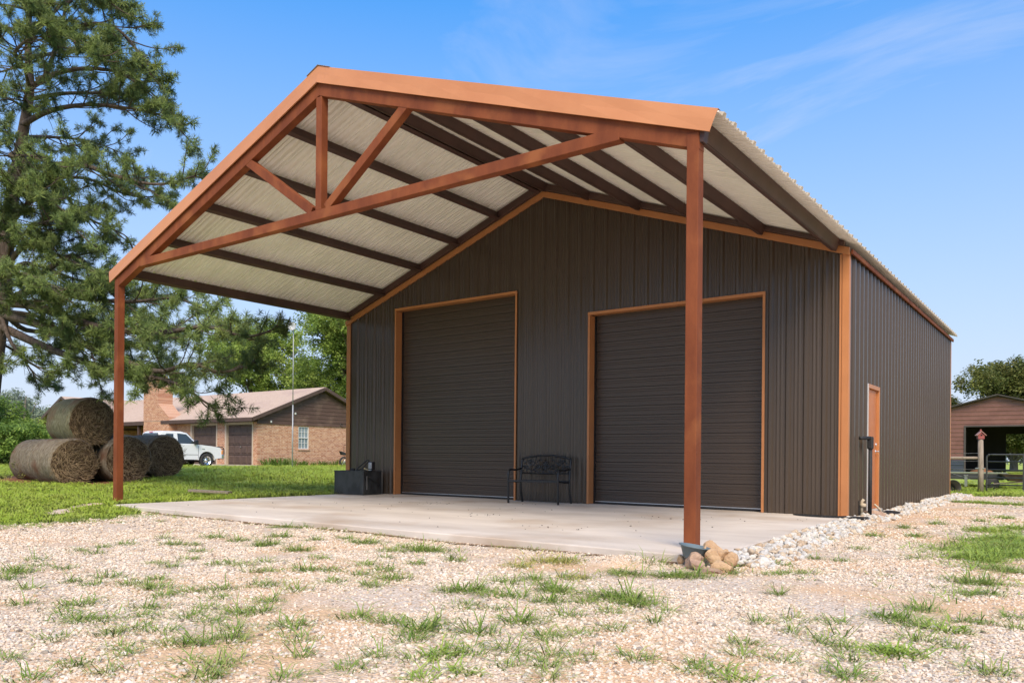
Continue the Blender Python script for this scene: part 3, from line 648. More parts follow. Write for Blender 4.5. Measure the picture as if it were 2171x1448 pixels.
# a second buried layer plus the far stretch as one mass
for _ in range(1500):
    y = rs.uniform(-5.9, 11.7); inn, wd_ = strip(y); u = rs.random(); x = inn + .03 + u*wd_*.95
    if -.2 < y-1.70 < .5 and x < 11.9: continue
    sp.append((x, y, float(gz(x, y)) + .012 + (1-u)*.02)); sr_.append((rs.uniform(-1,1), rs.uniform(-1,1), rs.uniform(0,6))); r_ = rs.uniform(.022,.045); ss.append((r_,)*3); si.append(rs.randrange(9))
scoll = proto_collection('stone_kinds', [bpy.data.objects.new('stone_kind', me) for me in st_meshes])
tag(scatter('stone_bed', sp, sr_, ss, si, scoll), 'far and lower part of the white stone strip', None, None, 'stuff')

# droppings and bits of leaf on the slab
mb = MB(); rs = random.Random(12)
for _ in range(120):
    x, y = rs.uniform(1.2, 11.2), rs.uniform(-5.7, -.6)
    if rs.random() < .45: x, y = rs.choice([(4.3,-1.9),(9.2,-2.2),(6.9,-3.6),(8.9,-4.6)]); x += rs.gauss(0,.35); y += rs.gauss(0,.22)
    a = rs.uniform(0, 3); q = rs.uniform(.008, .02); h = q*.6; c, s = math.cos(a)*q, math.sin(a)*q
    mb.add([(x+c,y+s,.001),(x-s*.7,y+c*.7,.001),(x-c,y-s,.001),(x+s*.7,y-c*.7,.001),(x+c*.1,y,h)], [(0,1,4),(1,2,4),(2,3,4),(3,0,4)])
M['litter'] = pmat('dark_litter', (.03,.022,.016), (.06,.045,.03), 20, .9)
tag(mb.build('litter', M['litter']), 'dark crumbs of litter strewn over the slab', None, None, 'stuff')

# plank lying in the lawn
M['oldwood'] = pmat('weathered_wood', (.20,.16,.12), (.32,.26,.20), 9, .9, bump=.4, stretch=(1,6,6))
o = MB().box((-.45,-.09,0),(.45,.09,.05)).build('wooden_plank', M['oldwood'], bevel=.006, loc=(-.50,-3.30,.07)); o.rotation_euler = (0,R(2),R(28)); tag(o, 'weathered plank lying in the grass left of the slab', 'plank')

# ------------------------------------------------------------------ hay bales
m = bpy.data.materials.new('hay_end'); m.use_nodes = True; t = m.node_tree; b = t.nodes['Principled BSDF']; b.inputs['Roughness'].default_value = .95; b.inputs['Specular IOR Level'].default_value = .1
tcn = N(t, 'ShaderNodeTexCoord'); sep = N(t, 'ShaderNodeSeparateXYZ'); t.links.new(tcn.outputs['Object'], sep.inputs[0])
def mth(op, a, b_=None):
    n = N(t, 'ShaderNodeMath', operation=op)
    for i, q in enumerate((a, b_)):
        if q is None: continue
        if isinstance(q, (int, float)): n.inputs[i].default_value = q
        else: t.links.new(q, n.inputs[i])
    return n.outputs[0]
rad_ = mth('SQRT', mth('ADD', mth('MULTIPLY', sep.outputs[1], sep.outputs[1]), mth('MULTIPLY', sep.outputs[2], sep.outputs[2]))); ang = mth('ARCTAN2', sep.outputs[2], sep.outputs[1])
cmb = N(t, 'ShaderNodeCombineXYZ'); t.links.new(mth('MULTIPLY', rad_, 42), cmb.inputs[0]); t.links.new(mth('MULTIPLY', ang, 2.2), cmb.inputs[1]); t.links.new(mth('MULTIPLY', sep.outputs[0], 5), cmb.inputs[2])
n1 = N(t, 'ShaderNodeTexNoise'); n1.inputs['Scale'].default_value = 1; n1.inputs['Detail'].default_value = 8; n1.inputs['Roughness'].default_value = .75; n1.inputs['Distortion'].default_value = 1.6; t.links.new(cmb.outputs[0], n1.inputs['Vector'])
crp = N(t, 'ShaderNodeValToRGB'); e = crp.color_ramp.elements; e[0].position = .33; e[0].color = (.03,.018,.011,1); e[1].position = .72; e[1].color = (.25,.17,.105,1); q = e.new(.5); q.color = (.105,.068,.042,1)
t.links.new(n1.outputs[0], crp.inputs[0]); t.links.new(crp.outputs[0], b.inputs['Base Color'])
bp = N(t, 'ShaderNodeBump'); bp.inputs['Strength'].default_value = 1; bp.inputs['Distance'].default_value = .05; t.links.new(n1.outputs[0], bp.inputs['Height']); t.links.new(bp.outputs[0], b.inputs['Normal'])
M['hay_end'] = m
M['hay_side'] = pmat('weathered_hay_wrap', (.125,.10,.072), (.245,.21,.16), 9, .95, bump=.7, bscale=60, stretch=(2.5,1,1), c3=(.13,.07,.045), s3=1.6, spec=.1)
M['hay_green'] = pmat('mossy_hay_wrap', (.115,.105,.062), (.22,.21,.14), 9, .95, bump=.7, bscale=60, stretch=(2.5,1,1), c3=(.17,.08,.05), s3=1.3, spec=.1)
M['straw'] = rand_mat('loose_straw', [(.19,.13,.075),(.27,.195,.12)], .9, 5, .3, .1)
def bale(label, c, r, ln, seed, wrap='hay_side', rzz=0., wisps=650):
    t = thing('hay_bale', label, 'hay bale', c, rzz, 'round hay bales stacked on the lawn'); rs = random.Random(seed); n = 56; nx = 18; off = Vector((seed*2.1, 0, seed))
    def rad(x, a):
        p = Vector((x*1.5, math.cos(a)*1.4, math.sin(a)*1.4)) + off
        sag = 1 + (.035*abs(math.cos(a)) if math.sin(a) < 0 else 0); g_ = -.02*math.exp(-((x+ln*.33)/.05)**2)
        k = max(0, (abs(x+ln/2)-ln/2+.09)/.09); rr = r*(1 + .035*mnoise.noise(p) + .012*mnoise.noise(p*4)) * sag + g_ - .055*k*k
        return rr
    vs = []; fs = []
    for i in range(nx+1):
        x = -ln*i/nx
        for j in range(n):
            a = 2*math.pi*j/n; q = rad(x, a); z = math.sin(a)*q; z = max(z, -r*.95) ; vs.append((x, math.cos(a)*q, z))
    for i in range(nx):
        for j in range(n): fs.append((i*n+j, i*n+(j+1) % n, (i+1)*n+(j+1) % n, (i+1)*n+j))
    MB().add(vs, fs).build('net_wrap', M[wrap], t, smooth=True)
    for x0, s in ((0, 1), (-ln, -1)):
        vs = []; fs = []; nr = 14
        for i in range(nr+1):
            for j in range(n):
                a = 2*math.pi*j/n; q = rad(x0, a)*i/nr; bulge = .05*math.cos(i/nr*1.5) + .018*math.sin(i*2.2 + a) + .02*mnoise.noise(Vector((math.cos(a)*i*.4, math.sin(a)*i*.4, seed)))
                vs.append((x0 + s*bulge*(1 if i < nr else 0), math.cos(a)*q, max(math.sin(a)*q, -r*.95)))
        for i in range(nr):
            for j in range(n): fs.append((i*n+j, (i+1)*n+j, (i+1)*n+(j+1) % n, i*n+(j+1) % n) if s > 0 else (i*n+j, i*n+(j+1) % n, (i+1)*n+(j+1) % n, (i+1)*n+j))
        MB().add(vs, fs).build('bale_end', M['hay_end'], t, smooth=True)
    mb = MB()
    for _ in range(wisps):      # loose straw hanging on the front end
        a = rs.uniform(0, 2*math.pi); q = r*math.sqrt(rs.random())*.97; y, z = math.cos(a)*q, max(math.sin(a)*q, -r*.9); ta = a + math.pi/2 + rs.gauss(0, .7); ln_ = rs.uniform(.06,.2)
        d = Vector((rs.uniform(0,.05), math.cos(ta)*ln_, math.sin(ta)*ln_ - rs.uniform(0,.05))); p = Vector((.045*math.cos(q/r*1.5)+.012, y, z)); sd = Vector((0, -d.z, d.y)).normalized()*.0045
        mb.add([p-sd, p+sd, p+d*.55+Vector((.02,0,0))+sd, p+d*.55+Vector((.02,0,0))-sd, p+d], [(0,1,2,3),(3,2,4)])
    o = mb.build('loose_straw', M['straw'], t); o['kind'] = 'stuff'; return t
bale('round bale on the ground at the front left of the hay stack', (-6.95,-3.10,.63), .625, 1.25, 1)
bale('round bale end to end behind the front left bale', (-8.26,-3.04,.645), .615, 1.3, 2, wisps=30)
bale('mossy round bale resting on top of the hay stack', (-7.05,-2.60,1.715), .645, 1.3, 3, 'hay_green')
bale('round bale on the ground right behind the left canopy post', (-6.85,-1.72,.725), .66, 1.5, 4)
bale('round bale on the ground at the right end beside the white pickup', (-7.3,-.42,.80), .625, 1.5, 5)

# ------------------------------------------------------------------ white pickup
M['white_paint'] = pmat('white_car_paint', (.72,.73,.74), (.74,.75,.76), 2, .22, spec=.6)
M['glass'] = pmat('tinted_glass', (.03,.04,.045), (.04,.05,.055), 1, .06, spec=.9)
M['tyre'] = pmat('tyre_rubber', (.018,.018,.019), (.03,.03,.03), 12, .8)
M['chrome'] = pmat('polished_rim', (.7,.7,.7), None, 2, .18, metallic=1)
M['amber'] = pmat('amber_lens', (.75,.30,.04), None, 2, .25)
M['redlens'] = pmat('red_lens', (.5,.03,.02), None, 2, .25)
tr = thing('pickup_truck', 'white extended cab pickup with black grille guard parked facing the garage', 'pickup truck', (-24.35, 11.05, .17))
def arch(y0, n=9, r_=.47, zc=.38): return [(y0 + r_*math.cos(math.pi*i/n), zc + r_*math.sin(math.pi*i/n)) for i in range(n+1)]
side = [(.90,.50),(.92,.62),(.86,.98),(.74,1.06),(.30,1.13),(-.42,1.20),(-2.62,1.24),(-4.70,1.24),(-4.74,.62),(-4.02,.50)] + arch(-3.50)[::-1] + [(-3.02,.42),(-.50,.42)] + arch(0)[::-1] + [(.50,.46)]
def body_section(x0, x1, tumble=0): return MB().prism(side, 'x', x0, x1).recalc()
bd = body_section(-.97, .97).build('body', M['white_paint'], tr, bevel=.035)
gh = MB()   # cab: roof narrower than the belt line
belt = [(-.44,1.17),(-2.60,1.22)]; roofp = [(-1.12,1.83),(-1.45,1.88),(-2.38,1.87),(-2.56,1.80)]
prof = [(-.42,1.15),(-1.06,1.79),(-1.40,1.87),(-2.36,1.87),(-2.55,1.78),(-2.62,1.15)]
vs = []
for y, z in prof:
    k = (z-1.15)/.72; xx = .955 - .14*k; vs += [(-xx, y, z), (xx, y, z)]
n = len(prof); gh.add(vs, [(2*i, 2*i+1, (2*i+3) % (2*n), (2*i+2) % (2*n)) for i in range(n)] + [tuple(2*i for i in range(n))[::-1], tuple(2*i+1 for i in range(n))])
gh.recalc().build('cab', M['white_paint'], tr, bevel=.05)
def cx_(z): return .955 - .14*(z-1.15)/.72
def pane(name, pts, s, m='glass', off=.006, par=None):
    mb = MB(); A = [(s*(cx_(z)+off), y, z) for y, z in pts]; Bk = [(s*(cx_(z)-.03), y, z) for y, z in pts]; k = len(pts)
    mb.add(A + Bk, [tuple(range(k))] + [(i, (i+1) % k, k+(i+1) % k, k+i) for i in range(k)]); return mb.recalc().build(name, M[m], par or tr)
for s in (1, -1):
    pane('side_window', [(-.66,1.24),(-.72,1.33),(-1.13,1.73),(-1.62,1.77),(-1.62,1.25)], s); pane('quarter_window', [(-1.86,1.28),(-1.83,1.74),(-2.20,1.74),(-2.32,1.66),(-2.32,1.32),(-2.26,1.27)], s)
    mb = MB(); x = s*.974
    for y, z0, z1 in ((-.50,.46,1.14),(-1.72,.46,1.19)): mb.box((min(x,x-s*.01),y-.008,z0),(max(x,x-s*.01),y+.008,z1))
    mb.box((min(x,x-s*.01),-2.98,.66),(max(x,x-s*.01),-.52,.68)); mb.build('panel_gap', M['dark_void'], tr)
    MB().box((min(s*.972,s*.99),-1.64,1.00),(max(s*.972,s*.99),-1.46,1.045)).build('door_handle', M['black_metal'], tr, bevel=.006)
    MB().box((min(s*.972,s*.98),-.30,.96),(max(s*.972,s*.98),-.12,1.0)).build('fender_badge', M['chrome'], tr)
    mr_ = MB().prism([(-.60,1.20),(-.60,1.42),(-.68,1.44),(-.78,1.40),(-.78,1.22)], 'x', min(s*.98,s*1.16), max(s*.98,s*1.16)).recalc().build('wing_mirror', M['black_metal'], tr, bevel=.02)
    MB().box((min(s*.985,s*.70),.845,.70),(max(s*.985,s*.70),.925,.90)).build('headlight', M['amber'] if s > 0 else M['chrome'], tr, bevel=.02)
    MB().box((min(s*.985,s*.90),-4.76,.80),(max(s*.985,s*.90),-4.70,1.15)).build('tail_light', M['redlens'], tr, bevel=.01)
    for y in (0, -3.50):
        wh = thing('wheel', None, None, (s*.86, y, .375)); wh.parent = tr
        Mx = Matrix.Rotation(R(90)*s, 4, 'Y'); mb = MB(); mb.lathe([(.22,-.13),(.33,-.13),(.372,-.09),(.375,0),(.372,.09),(.33,.125),(.235,.12),(.225,.06)], 36, Mx); mb.build('tyre', M['tyre'], wh, smooth=True)
        mb = MB(); mb.lathe([(0,.075),(.05,.085),(.06,.05),(.12,.03),(.205,.06),(.228,.11),(.236,.115),(.236,.0)], 32, Mx); mb.build('rim', M['chrome'], wh, smooth=True)
        mb = MB()
        for k in range(8): a = k*math.pi/4; mb.lathe([(0,.064),(.028,.064),(.03,.04)], 10, Mx @ Matrix.Translation((.155*math.cos(a), .155*math.sin(a), 0)))
        mb.build('rim_hole', M['dark_void'], wh)
    for y0 in (0, -3.50):
        P = arch(y0, 12, .475, .38); mb = MB(); xa, xb = sorted((s*.60, s*.955)); mb.add([(x, y, z) for x in (xa, xb) for y, z in P], [(i, i+1, len(P)+i+1, len(P)+i) for i in range(len(P)-1)]); mb.build('wheel_arch', M['dark_void'], tr)
mb = MB(); A = [(-.74,-2.605,1.28),(.74,-2.605,1.28),(.70,-2.565,1.72),(.64,-2.55,1.77),(-.64,-2.55,1.77),(-.70,-2.565,1.72)]; mb.add([(x, y-.035, z) for x, y, z in A] + A, [tuple(range(6))] + [(i, (i+1) % 6, 6+(i+1) % 6, 6+i) for i in range(6)]); mb.recalc().build('rear_window', M['glass'], tr)
mb = MB(); mb.add([(-.80,-.47,1.21),(.80,-.47,1.21),(.72,-1.04,1.78),(-.72,-1.04,1.78)], [(0,1,2,3)]); o = mb.build('windscreen', M['glass'], tr); o.location = (0,.03,.03)
MB().box((-.16,-2.57,1.795),(.16,-2.54,1.83)).build('brake_light', M['redlens'], tr)
MB().box((-.99,.86,.46),(.99,1.02,.70)).build('front_bumper', M['chrome'], tr, bevel=.03)
MB().box((-.97,-4.92,.50),(.97,-4.72,.68)).build('rear_bumper', M['chrome'], tr, bevel=.03)
mb = MB()
for x in (-.80,-.42,.42,.80): mb.tube(arc([(x,1.04,.42),(x,1.12,.72),(x,1.10,1.0),(x,.98,1.12)]), .024, 6)
for z, y in ((.62,1.11),(.80,1.13),(.98,1.11),(1.10,1.0)): mb.tube([(-.86,y-.06,z),(-.8,y,z),(.8,y,z),(.86,y-.06,z)], .022, 6)
for x in [i*.1-.4 for i in range(9)]: mb.tube([(x,1.12,.62),(x,1.12,.98)], .012, 5)
mb.build('grille_guard', M['black_metal'], tr, smooth=True)
MB().box((-.62,.90,.72),(.62,.94,1.00)).build('grille', M['black_metal'], tr)
MB().box((-.55,-4.6,.30),(.55,.7,.48)).build('chassis', M['dark_void'], tr)
# ------------------------------------------------------------------ brick house
def brick_mat(name, horiz):
    m = bpy.data.materials.new(name); m.use_nodes = True; t = m.node_tree; b = t.nodes['Principled BSDF']; b.inputs['Roughness'].default_value = .9; b.inputs['Specular IOR Level'].default_value = .15
    g = N(t, 'ShaderNodeNewGeometry'); s = N(t, 'ShaderNodeSeparateXYZ'); t.links.new(g.outputs['Position'], s.inputs[0]); c = N(t, 'ShaderNodeCombineXYZ'); t.links.new(s.outputs[horiz], c.inputs[0]); t.links.new(s.outputs[2], c.inputs[1])
    br = N(t, 'ShaderNodeTexBrick'); t.links.new(c.outputs[0], br.inputs['Vector']); br.inputs['Scale'].default_value = 1; br.inputs['Brick Width'].default_value = .215; br.inputs['Row Height'].default_value = .078; br.inputs['Mortar Size'].default_value = .008; br.inputs['Bias'].default_value = -.1
    br.inputs['Color1'].default_value = (.40,.15,.07,1); br.inputs['Color2'].default_value = (.60,.33,.19,1); br.inputs['Mortar'].default_value = (.62,.50,.40,1)
    nz = N(t, 'ShaderNodeTexNoise'); nz.inputs['Scale'].default_value = 9; nz.inputs['Detail'].default_value = 3; t.links.new(c.outputs[0], nz.inputs['Vector']); mr = N(t, 'ShaderNodeMapRange'); mr.inputs[1].default_value = .55; mr.inputs[2].default_value = .72; mr.inputs[4].default_value = .6; t.links.new(nz.outputs[0], mr.inputs[0])
    mx = N(t, 'ShaderNodeMix', data_type='RGBA'); t.links.new(mr.outputs[0], mx.inputs['Factor']); t.links.new(br.outputs['Color'], mx.inputs['A']); mx.inputs['B'].default_value = (.76,.60,.46,1); t.links.new(mx.outputs['Result'], b.inputs['Base Color'])
    bp = N(t, 'ShaderNodeBump'); bp.invert = True; bp.inputs['Strength'].default_value = .6; bp.inputs['Distance'].default_value = .012; t.links.new(br.outputs['Fac'], bp.inputs['Height']); t.links.new(bp.outputs[0], b.inputs['Normal']); return m
M['brick_x'] = brick_mat('brick_front', 0); M['brick_y'] = brick_mat('brick_gable', 1)
M['siding'] = pmat('dark_brown_siding', (.075,.040,.028), (.11,.062,.045), 3, .75, stretch=(1,.5,8), c3=(.16,.10,.07), s3=1.4)
M['trimbrown'] = pmat('brown_fascia_paint', (.07,.04,.03), (.09,.055,.042), 3, .6)
M['shingle'] = pmat('pinkish_shingles', (.44,.33,.255), (.53,.41,.33), 2.2, .95, bump=.5, bscale=14, stretch=(3,7,7), c3=(.42,.31,.26), s3=.6, spec=.1)
M['tanpaint'] = pmat('tan_trim_paint', (.50,.40,.30), (.56,.46,.35), 4, .7)
M['gdoor'] = pmat('brown_garage_door', (.085,.053,.041), (.115,.074,.058), 3, .6)
M['winframe'] = pmat('white_window_frame', (.62,.62,.60), None, 3, .5)
M['winglass'] = pmat('window_glass', (.20,.25,.28), (.30,.36,.38), .9, .08, spec=.8)
H = thing('brick_house', 'low brick ranch house with brown gable siding pinkish roof and two garage doors', 'house')
GX, FYh, RY, BYh, Z0 = -22.5, 13.54, 18.0, 22.4, .1
SOF, RZ = 2.62, 4.86        # top of brick, ridge height
# front wall around the two garage doors, gable wall around the window
def wall_with_holes(name, m, fixed, axis, a, b, z0, z1, holes, thick=.2):
    mb = MB(); us = sorted({a, b, *[h[0] for h in holes], *[h[1] for h in holes]}); zs = sorted({z0, z1, *[h[2] for h in holes], *[h[3] for h in holes]})
    for u0, u1 in zip(us, us[1:]):
        for q0, q1 in zip(zs, zs[1:]):
            uc, zc_ = (u0+u1)/2, (q0+q1)/2
            if any(h[0] < uc < h[1] and h[2] < zc_ < h[3] for h in holes): continue
            if axis == 'x': mb.box((fixed-thick, u0, q0), (fixed, u1, q1))
            else: mb.box((u0, fixed, q0), (u1, fixed+thick, q1))
    return mb.build(name, m, H)
GD = [(-25.44,-22.92), (-28.95,-26.34)]; GT = 2.585
wall_with_holes('front_wall', M['brick_x'], FYh, 'y', -31.3, GX-.001, Z0, SOF+.25, [(a-.0, b, Z0, GT) for a, b in GD])
WIN = (16.30, 17.05, 1.22, 2.52)
wall_with_holes('gable_wall', M['brick_y'], GX, 'x', FYh+.201, BYh, Z0, SOF, [WIN])
MB().box((-31.0,BYh,Z0),(GX-.2,BYh+.2,SOF)).build('rear_wall', M['brick_x'], H)
for a, b in GD:
    gd = MB().box((a+.05,FYh+.13,.30),(b-.05,FYh+.16,GT-.04)).build('garage_door', M['gdoor'], H)
    wq, hq = (b-a-.1)/4, (GT-.34)/4
    for i in range(4):
        for j in range(4):
            x0, z0 = a+.05+i*wq, .30+j*hq; mb = MB(); o_ = FYh+.13
            A = [(x0+.05,o_-.002,z0+.06),(x0+wq-.05,o_-.002,z0+.06),(x0+wq-.05,o_-.002,z0+hq-.06),(x0+.05,o_-.002,z0+hq-.06)]; Bq = [(x0+.10,o_-.03,z0+.11),(x0+wq-.10,o_-.03,z0+.11),(x0+wq-.10,o_-.03,z0+hq-.11),(x0+.10,o_-.03,z0+hq-.11)]
            mb.add(A+Bq, [(4,5,6,7)] + [(k, (k+1) % 4, 4+(k+1) % 4, 4+k) for k in range(4)]); mb.build('door_panel', M['gdoor'], gd)
    for j in range(1, 4): MB().box((a+.05,FYh+.115,.30+j*hq-.006),(b-.05,FYh+.129,.30+j*hq+.006)).build('section_joint', M['dark_void'], gd)
    MB().box(((a+b)/2-.03,FYh+.07,1.28),((a+b)/2+.03,FYh+.115,1.34)).build('door_handle', M['alu'], gd)
    for x0, x1 in ((a-.09,a+.05),(b-.05,b+.05)): MB().box((x0,FYh-.03,.22),(x1,FYh+.128,GT-.02)).build('door_trim', M['tanpaint'], H)
    MB().box((a-.09,FYh-.03,GT-.019),(b+.05,FYh+.128,GT+.10)).build('door_trim', M['tanpaint'], H)
MB().box((GX-9,FYh-.2,Z0-.3),(GX-.001,FYh+.3,.30)).build('garage_apron', M['conc_far'], H)
# window
wf = MB()
for a, b in (((GX-.08,WIN[0],WIN[2]),(GX-.02,WIN[0]+.05,WIN[3])),((GX-.08,WIN[1]-.05,WIN[2]),(GX-.02,WIN[1],WIN[3])),((GX-.08,WIN[0]+.05,WIN[2]),(GX-.02,WIN[1]-.05,WIN[2]+.05)),((GX-.08,WIN[0]+.05,WIN[3]-.05),(GX-.02,WIN[1]-.05,WIN[3])),((GX-.075,WIN[0]+.05,1.845),(GX-.015,WIN[1]-.05,1.905))): wf.box(a, b)
wf = wf.build('window', M['winframe'], H)
mb = MB()
for k in (1, 2): y = WIN[0]+.05+(WIN[1]-WIN[0]-.1)*k/3; mb.box((GX-.066,y-.011,WIN[2]+.05),(GX-.040,y+.011,1.845)); mb.box((GX-.066,y-.011,1.905),(GX-.040,y+.011,WIN[3]-.05))
for z in (1.56, 2.19): mb.box((GX-.064,WIN[0]+.05,z-.011),(GX-.042,WIN[1]-.05,z+.011))
mb.build('muntin', M['winframe'], wf)
for z0, z1 in ((WIN[2]+.05,1.845),(1.905,WIN[3]-.05)): MB().box((GX-.075,WIN[0]+.05,z0),(GX-.067,WIN[1]-.05,z1)).build('pane', M['winglass'], wf)
MB().box((GX-.1,WIN[0]-.06,WIN[2]-.075),(GX+.05,WIN[1]+.06,WIN[2]-.001)).build('window_sill', M['brick_y'], H, bevel=.01)
MB().box((GX-.3,WIN[0]-.1,WIN[2]-.1),(GX-.28,WIN[1]+.1,WIN[3]+.1)).build('blind', M['winframe'], wf)
# lapped siding boards in the gable
def gz_(y): return RZ - .12 - (RZ-2.80)/(RY-FYh+.55)*abs(y-RY)
bh = .225; z = SOF - .04; k = 0
while z < RZ - .35:
    hw = max(.25, (RZ - .20 - z)*(RY-FYh+.55)/(RZ-2.80)); y0, y1 = max(FYh-.02, RY-hw), min(BYh+.02, RY+hw)
    z1 = z + bh; hw1 = max(.05, (RZ-.20-z1)*(RY-FYh+.55)/(RZ-2.80)); ya, yb = max(y0, RY-hw1), min(y1, RY+hw1)
    mb = MB(); mb.add([(GX+.045,y0,z),(GX+.045,y1,z),(GX+.022,yb,z1+.01),(GX+.022,ya,z1+.01),(GX-.05,y0,z),(GX-.05,y1,z),(GX-.05,yb,z1+.01),(GX-.05,ya,z1+.01)], [(0,1,2,3),(7,6,5,4),(0,4,5,1),(1,5,6,2),(2,6,7,3),(3,7,4,0)])
    mb.build('siding_board', M['siding'], H); z = z1; k += 1
mb = MB()
for i in range(7): z_ = 4.25+.055*i; hw = .34 - i*.03; mb.box((GX+.05,RY-hw,z_),(GX+.066,RY+hw,z_+.02), None)
mb.build('gable_vent', M['siding'], H)
# main roof, overhanging eaves and gable
EV, XE = .55, .32
def roof_side(y0, z0, y1, z1, xa, xb, name='roof'):
    d = Vector((0, y1-y0, z1-z0)).normalized(); n_ = Vector((0, -d.z, d.y)); n_ = n_ if n_.z > 0 else -n_; mb = MB()
    A = [Vector((xa,y0,z0)),Vector((xb,y0,z0)),Vector((xb,y1,z1)),Vector((xa,y1,z1))]; mb.add([p for p in A] + [p + n_*.05 for p in A], [(0,1,2,3),(4,5,6,7)] + [(i, (i+1) % 4, 4+(i+1) % 4, 4+i) for i in range(4)]); return mb.recalc().build(name, M['shingle'], H)
ZE = 2.86
rf1 = roof_side(FYh-EV, ZE, RY, RZ, -46, GX+XE); roof_side(BYh+EV, ZE, RY, RZ, -46, GX+XE)
MB().box((-31.4,FYh-EV-.03,ZE-.16),(GX+XE-.02,FYh-EV+.01,ZE+.03)).build('eave_fascia', M['trimbrown'], H)
MB().box((-31.4,FYh-EV+.01,ZE-.18),(GX-.01,FYh-.001,ZE-.16)).build('soffit', M['trimbrown'], H)
for y0 in (FYh-EV, BYh+EV):
    s = 1 if y0 < RY else -1
    MB().beam((GX+XE+.02, y0, ZE-.06), (GX+XE+.02, RY-s*.01, RZ-.06), .04, .19, (0,0,1)).build('rake_board', M['trimbrown'], H)
    MB().beam((GX+XE*.5, y0, ZE-.03), (GX+XE*.5, RY-s*.01, RZ-.03), XE-.03, .03, (0,0,1)).build('rake_soffit', M['trimbrown'], H)
# recessed porch and left wing
MB().box((-38.2,FYh+1.6,Z0),(-33.3,FYh+1.8,SOF+.4)).build('porch_wall', M['brick_x'], H)
MB().box((-36.4,FYh+1.55,.25),(-35.4,FYh+1.6,2.35)).build('front_door', M['dark_void'], H)
MB().box((-38.2,FYh-EV-.03,ZE-.2),(-33.4,FYh-EV+.05,ZE+.03)).build('eave_fascia', M['trimbrown'], H)
for x in (-37.0,-34.3): MB().box((x-.08,FYh-EV+.1,Z0),(x+.08,FYh-EV+.26,ZE-.1)).build('porch_post', M['trimbrown'], H)
WY = 11.9; WXR, WXA, WXL = -37.3, -41.2, -45.2
MB().box((WXL,WY,Z0),(WXR,WY+.2,2.45)).build('wing_wall', M['brick_x'], H)
MB().box((WXR-.2,WY+.2,Z0),(WXR,FYh+1.7,2.6)).build('wing_wall', M['brick_y'], H)
for i in range(9):
    z = 2.45 + i*.225; k0 = (z-2.45)/1.95; k1 = min(1, (z+.225-2.45)/1.95)
    if k0 >= 1: break
    l0, r0, l1, r1 = WXL+(WXA-WXL)*k0, WXR+(WXA-WXR)*k0, WXL+(WXA-WXL)*k1, WXR+(WXA-WXR)*k1
    MB().add([(l0,WY-.045,z),(r0,WY-.045,z),(r1,WY-.02,z+.235),(l1,WY-.02,z+.235),(l0,WY+.05,z),(r0,WY+.05,z),(r1,WY+.05,z+.235),(l1,WY+.05,z+.235)], [(0,1,2,3),(7,6,5,4),(0,4,5,1),(1,5,6,2),(2,6,7,3),(3,7,4,0)]).build('siding_board', M['siding'], H)
for xe, s in ((WXR+.55, 1), (WXL-.55, -1)):
    A = [(WXA,WY-.4,4.62),(xe,WY-.4,2.56),(xe,RY,2.56),(WXA,RY,4.62)]; mb = MB(); mb.add(A + [(x, y, z+.05) for x, y, z in A], [(0,1,2,3),(4,5,6,7)] + [(i, (i+1) % 4, 4+(i+1) % 4, 4+i) for i in range(4)]); mb.recalc().build('wing_roof', M['shingle'], H)
    MB().beam((xe,WY-.42,2.52),(WXA,WY-.42,4.58),.04,.18,(0,0,1)).build('rake_board', M['trimbrown'], H)
MB().box((WXR+.45,WY-.4,2.38),(WXR+.55,FYh+1.,2.56)).build('eave_fascia', M['trimbrown'], H)
mb = MB()
for dx in (-.12, .12): mb.lathe([(0,0),(.05,.0),(.075,.14),(0,.15)], 10, Matrix.Translation((WXR+.2+dx,WY-.15,2.2)) @ Matrix.Rotation(R(110),4,'X'))
mb.build('flood_light', M['winframe'], H)
# chimney with stepped shoulder
ch = MB().prism([(-33.45,Z0),(-30.55,Z0),(-30.55,3.1),(-31.75,3.95),(-31.75,5.45),(-33.45,5.45)], 'y', FYh-.55, FYh+.4).recalc().build('chimney', M['brick_x'], H)
MB().box((-33.53,FYh-.63,5.45),(-31.67,FYh+.48,5.55)).box((-33.1,FYh-.35,5.55),(-32.0,FYh+.2,5.7)).build('chimney_cap', M['brick_x'], ch)
for y, z, nm in ((14.35,2.72,'soffit_light'),(16.0,3.25,'wall_bracket')): MB().box((GX+.05,y-.04,z-.06),(GX+.13,y+.04,z+.06)).build(nm, M['winframe'], H, bevel=.01)
MB().lathe([(.09,0),(.105,.015),(.09,.03)], 14, Matrix.Translation((GX+.06,19.45,2.72)) @ Matrix.Rotation(R(90),4,'Y')).build('hose_hanger', M['black_metal'], H)

# antenna mast with small dish
M['mast'] = pmat('dull_galvanised_mast', (.33,.34,.35), (.42,.43,.44), 5, .6, metallic=.4)
an = thing('antenna_mast', 'tall thin steel mast with a small round dish before the brick gable', 'antenna', (-16.85, 11.5, .1))
MB().tube([(0,0,0),(0,0,3.2)], .032, 8).build('lower_pole', M['mast'], an, smooth=True); MB().tube([(0,0,3.2),(0,0,6.9)], .022, 8).build('upper_pole', M['mast'], an, smooth=True)
M['dish'] = pmat('white_dish', (.42,.44,.46), None, 2, .5)
dd = Matrix.Translation((.03,-.12,6.98)) @ Matrix.Rotation(R(36),4,'Z') @ Matrix.Rotation(R(90),4,'X')
MB().lathe([(0,0),(.1,.012),(.17,.04),(.205,.06),(.207,.068),(.16,.045),(0,.012)], 28, dd).build('dish', M['dish'], an, smooth=True)
MB().tube([(0,0,6.85),(.02,-.1,6.95)], .02, 6).tube([dd @ Vector((0,-.2,.05)), dd @ Vector((0,-.05,.24))], .01, 5).build('feed_arm', M['alu'], an)

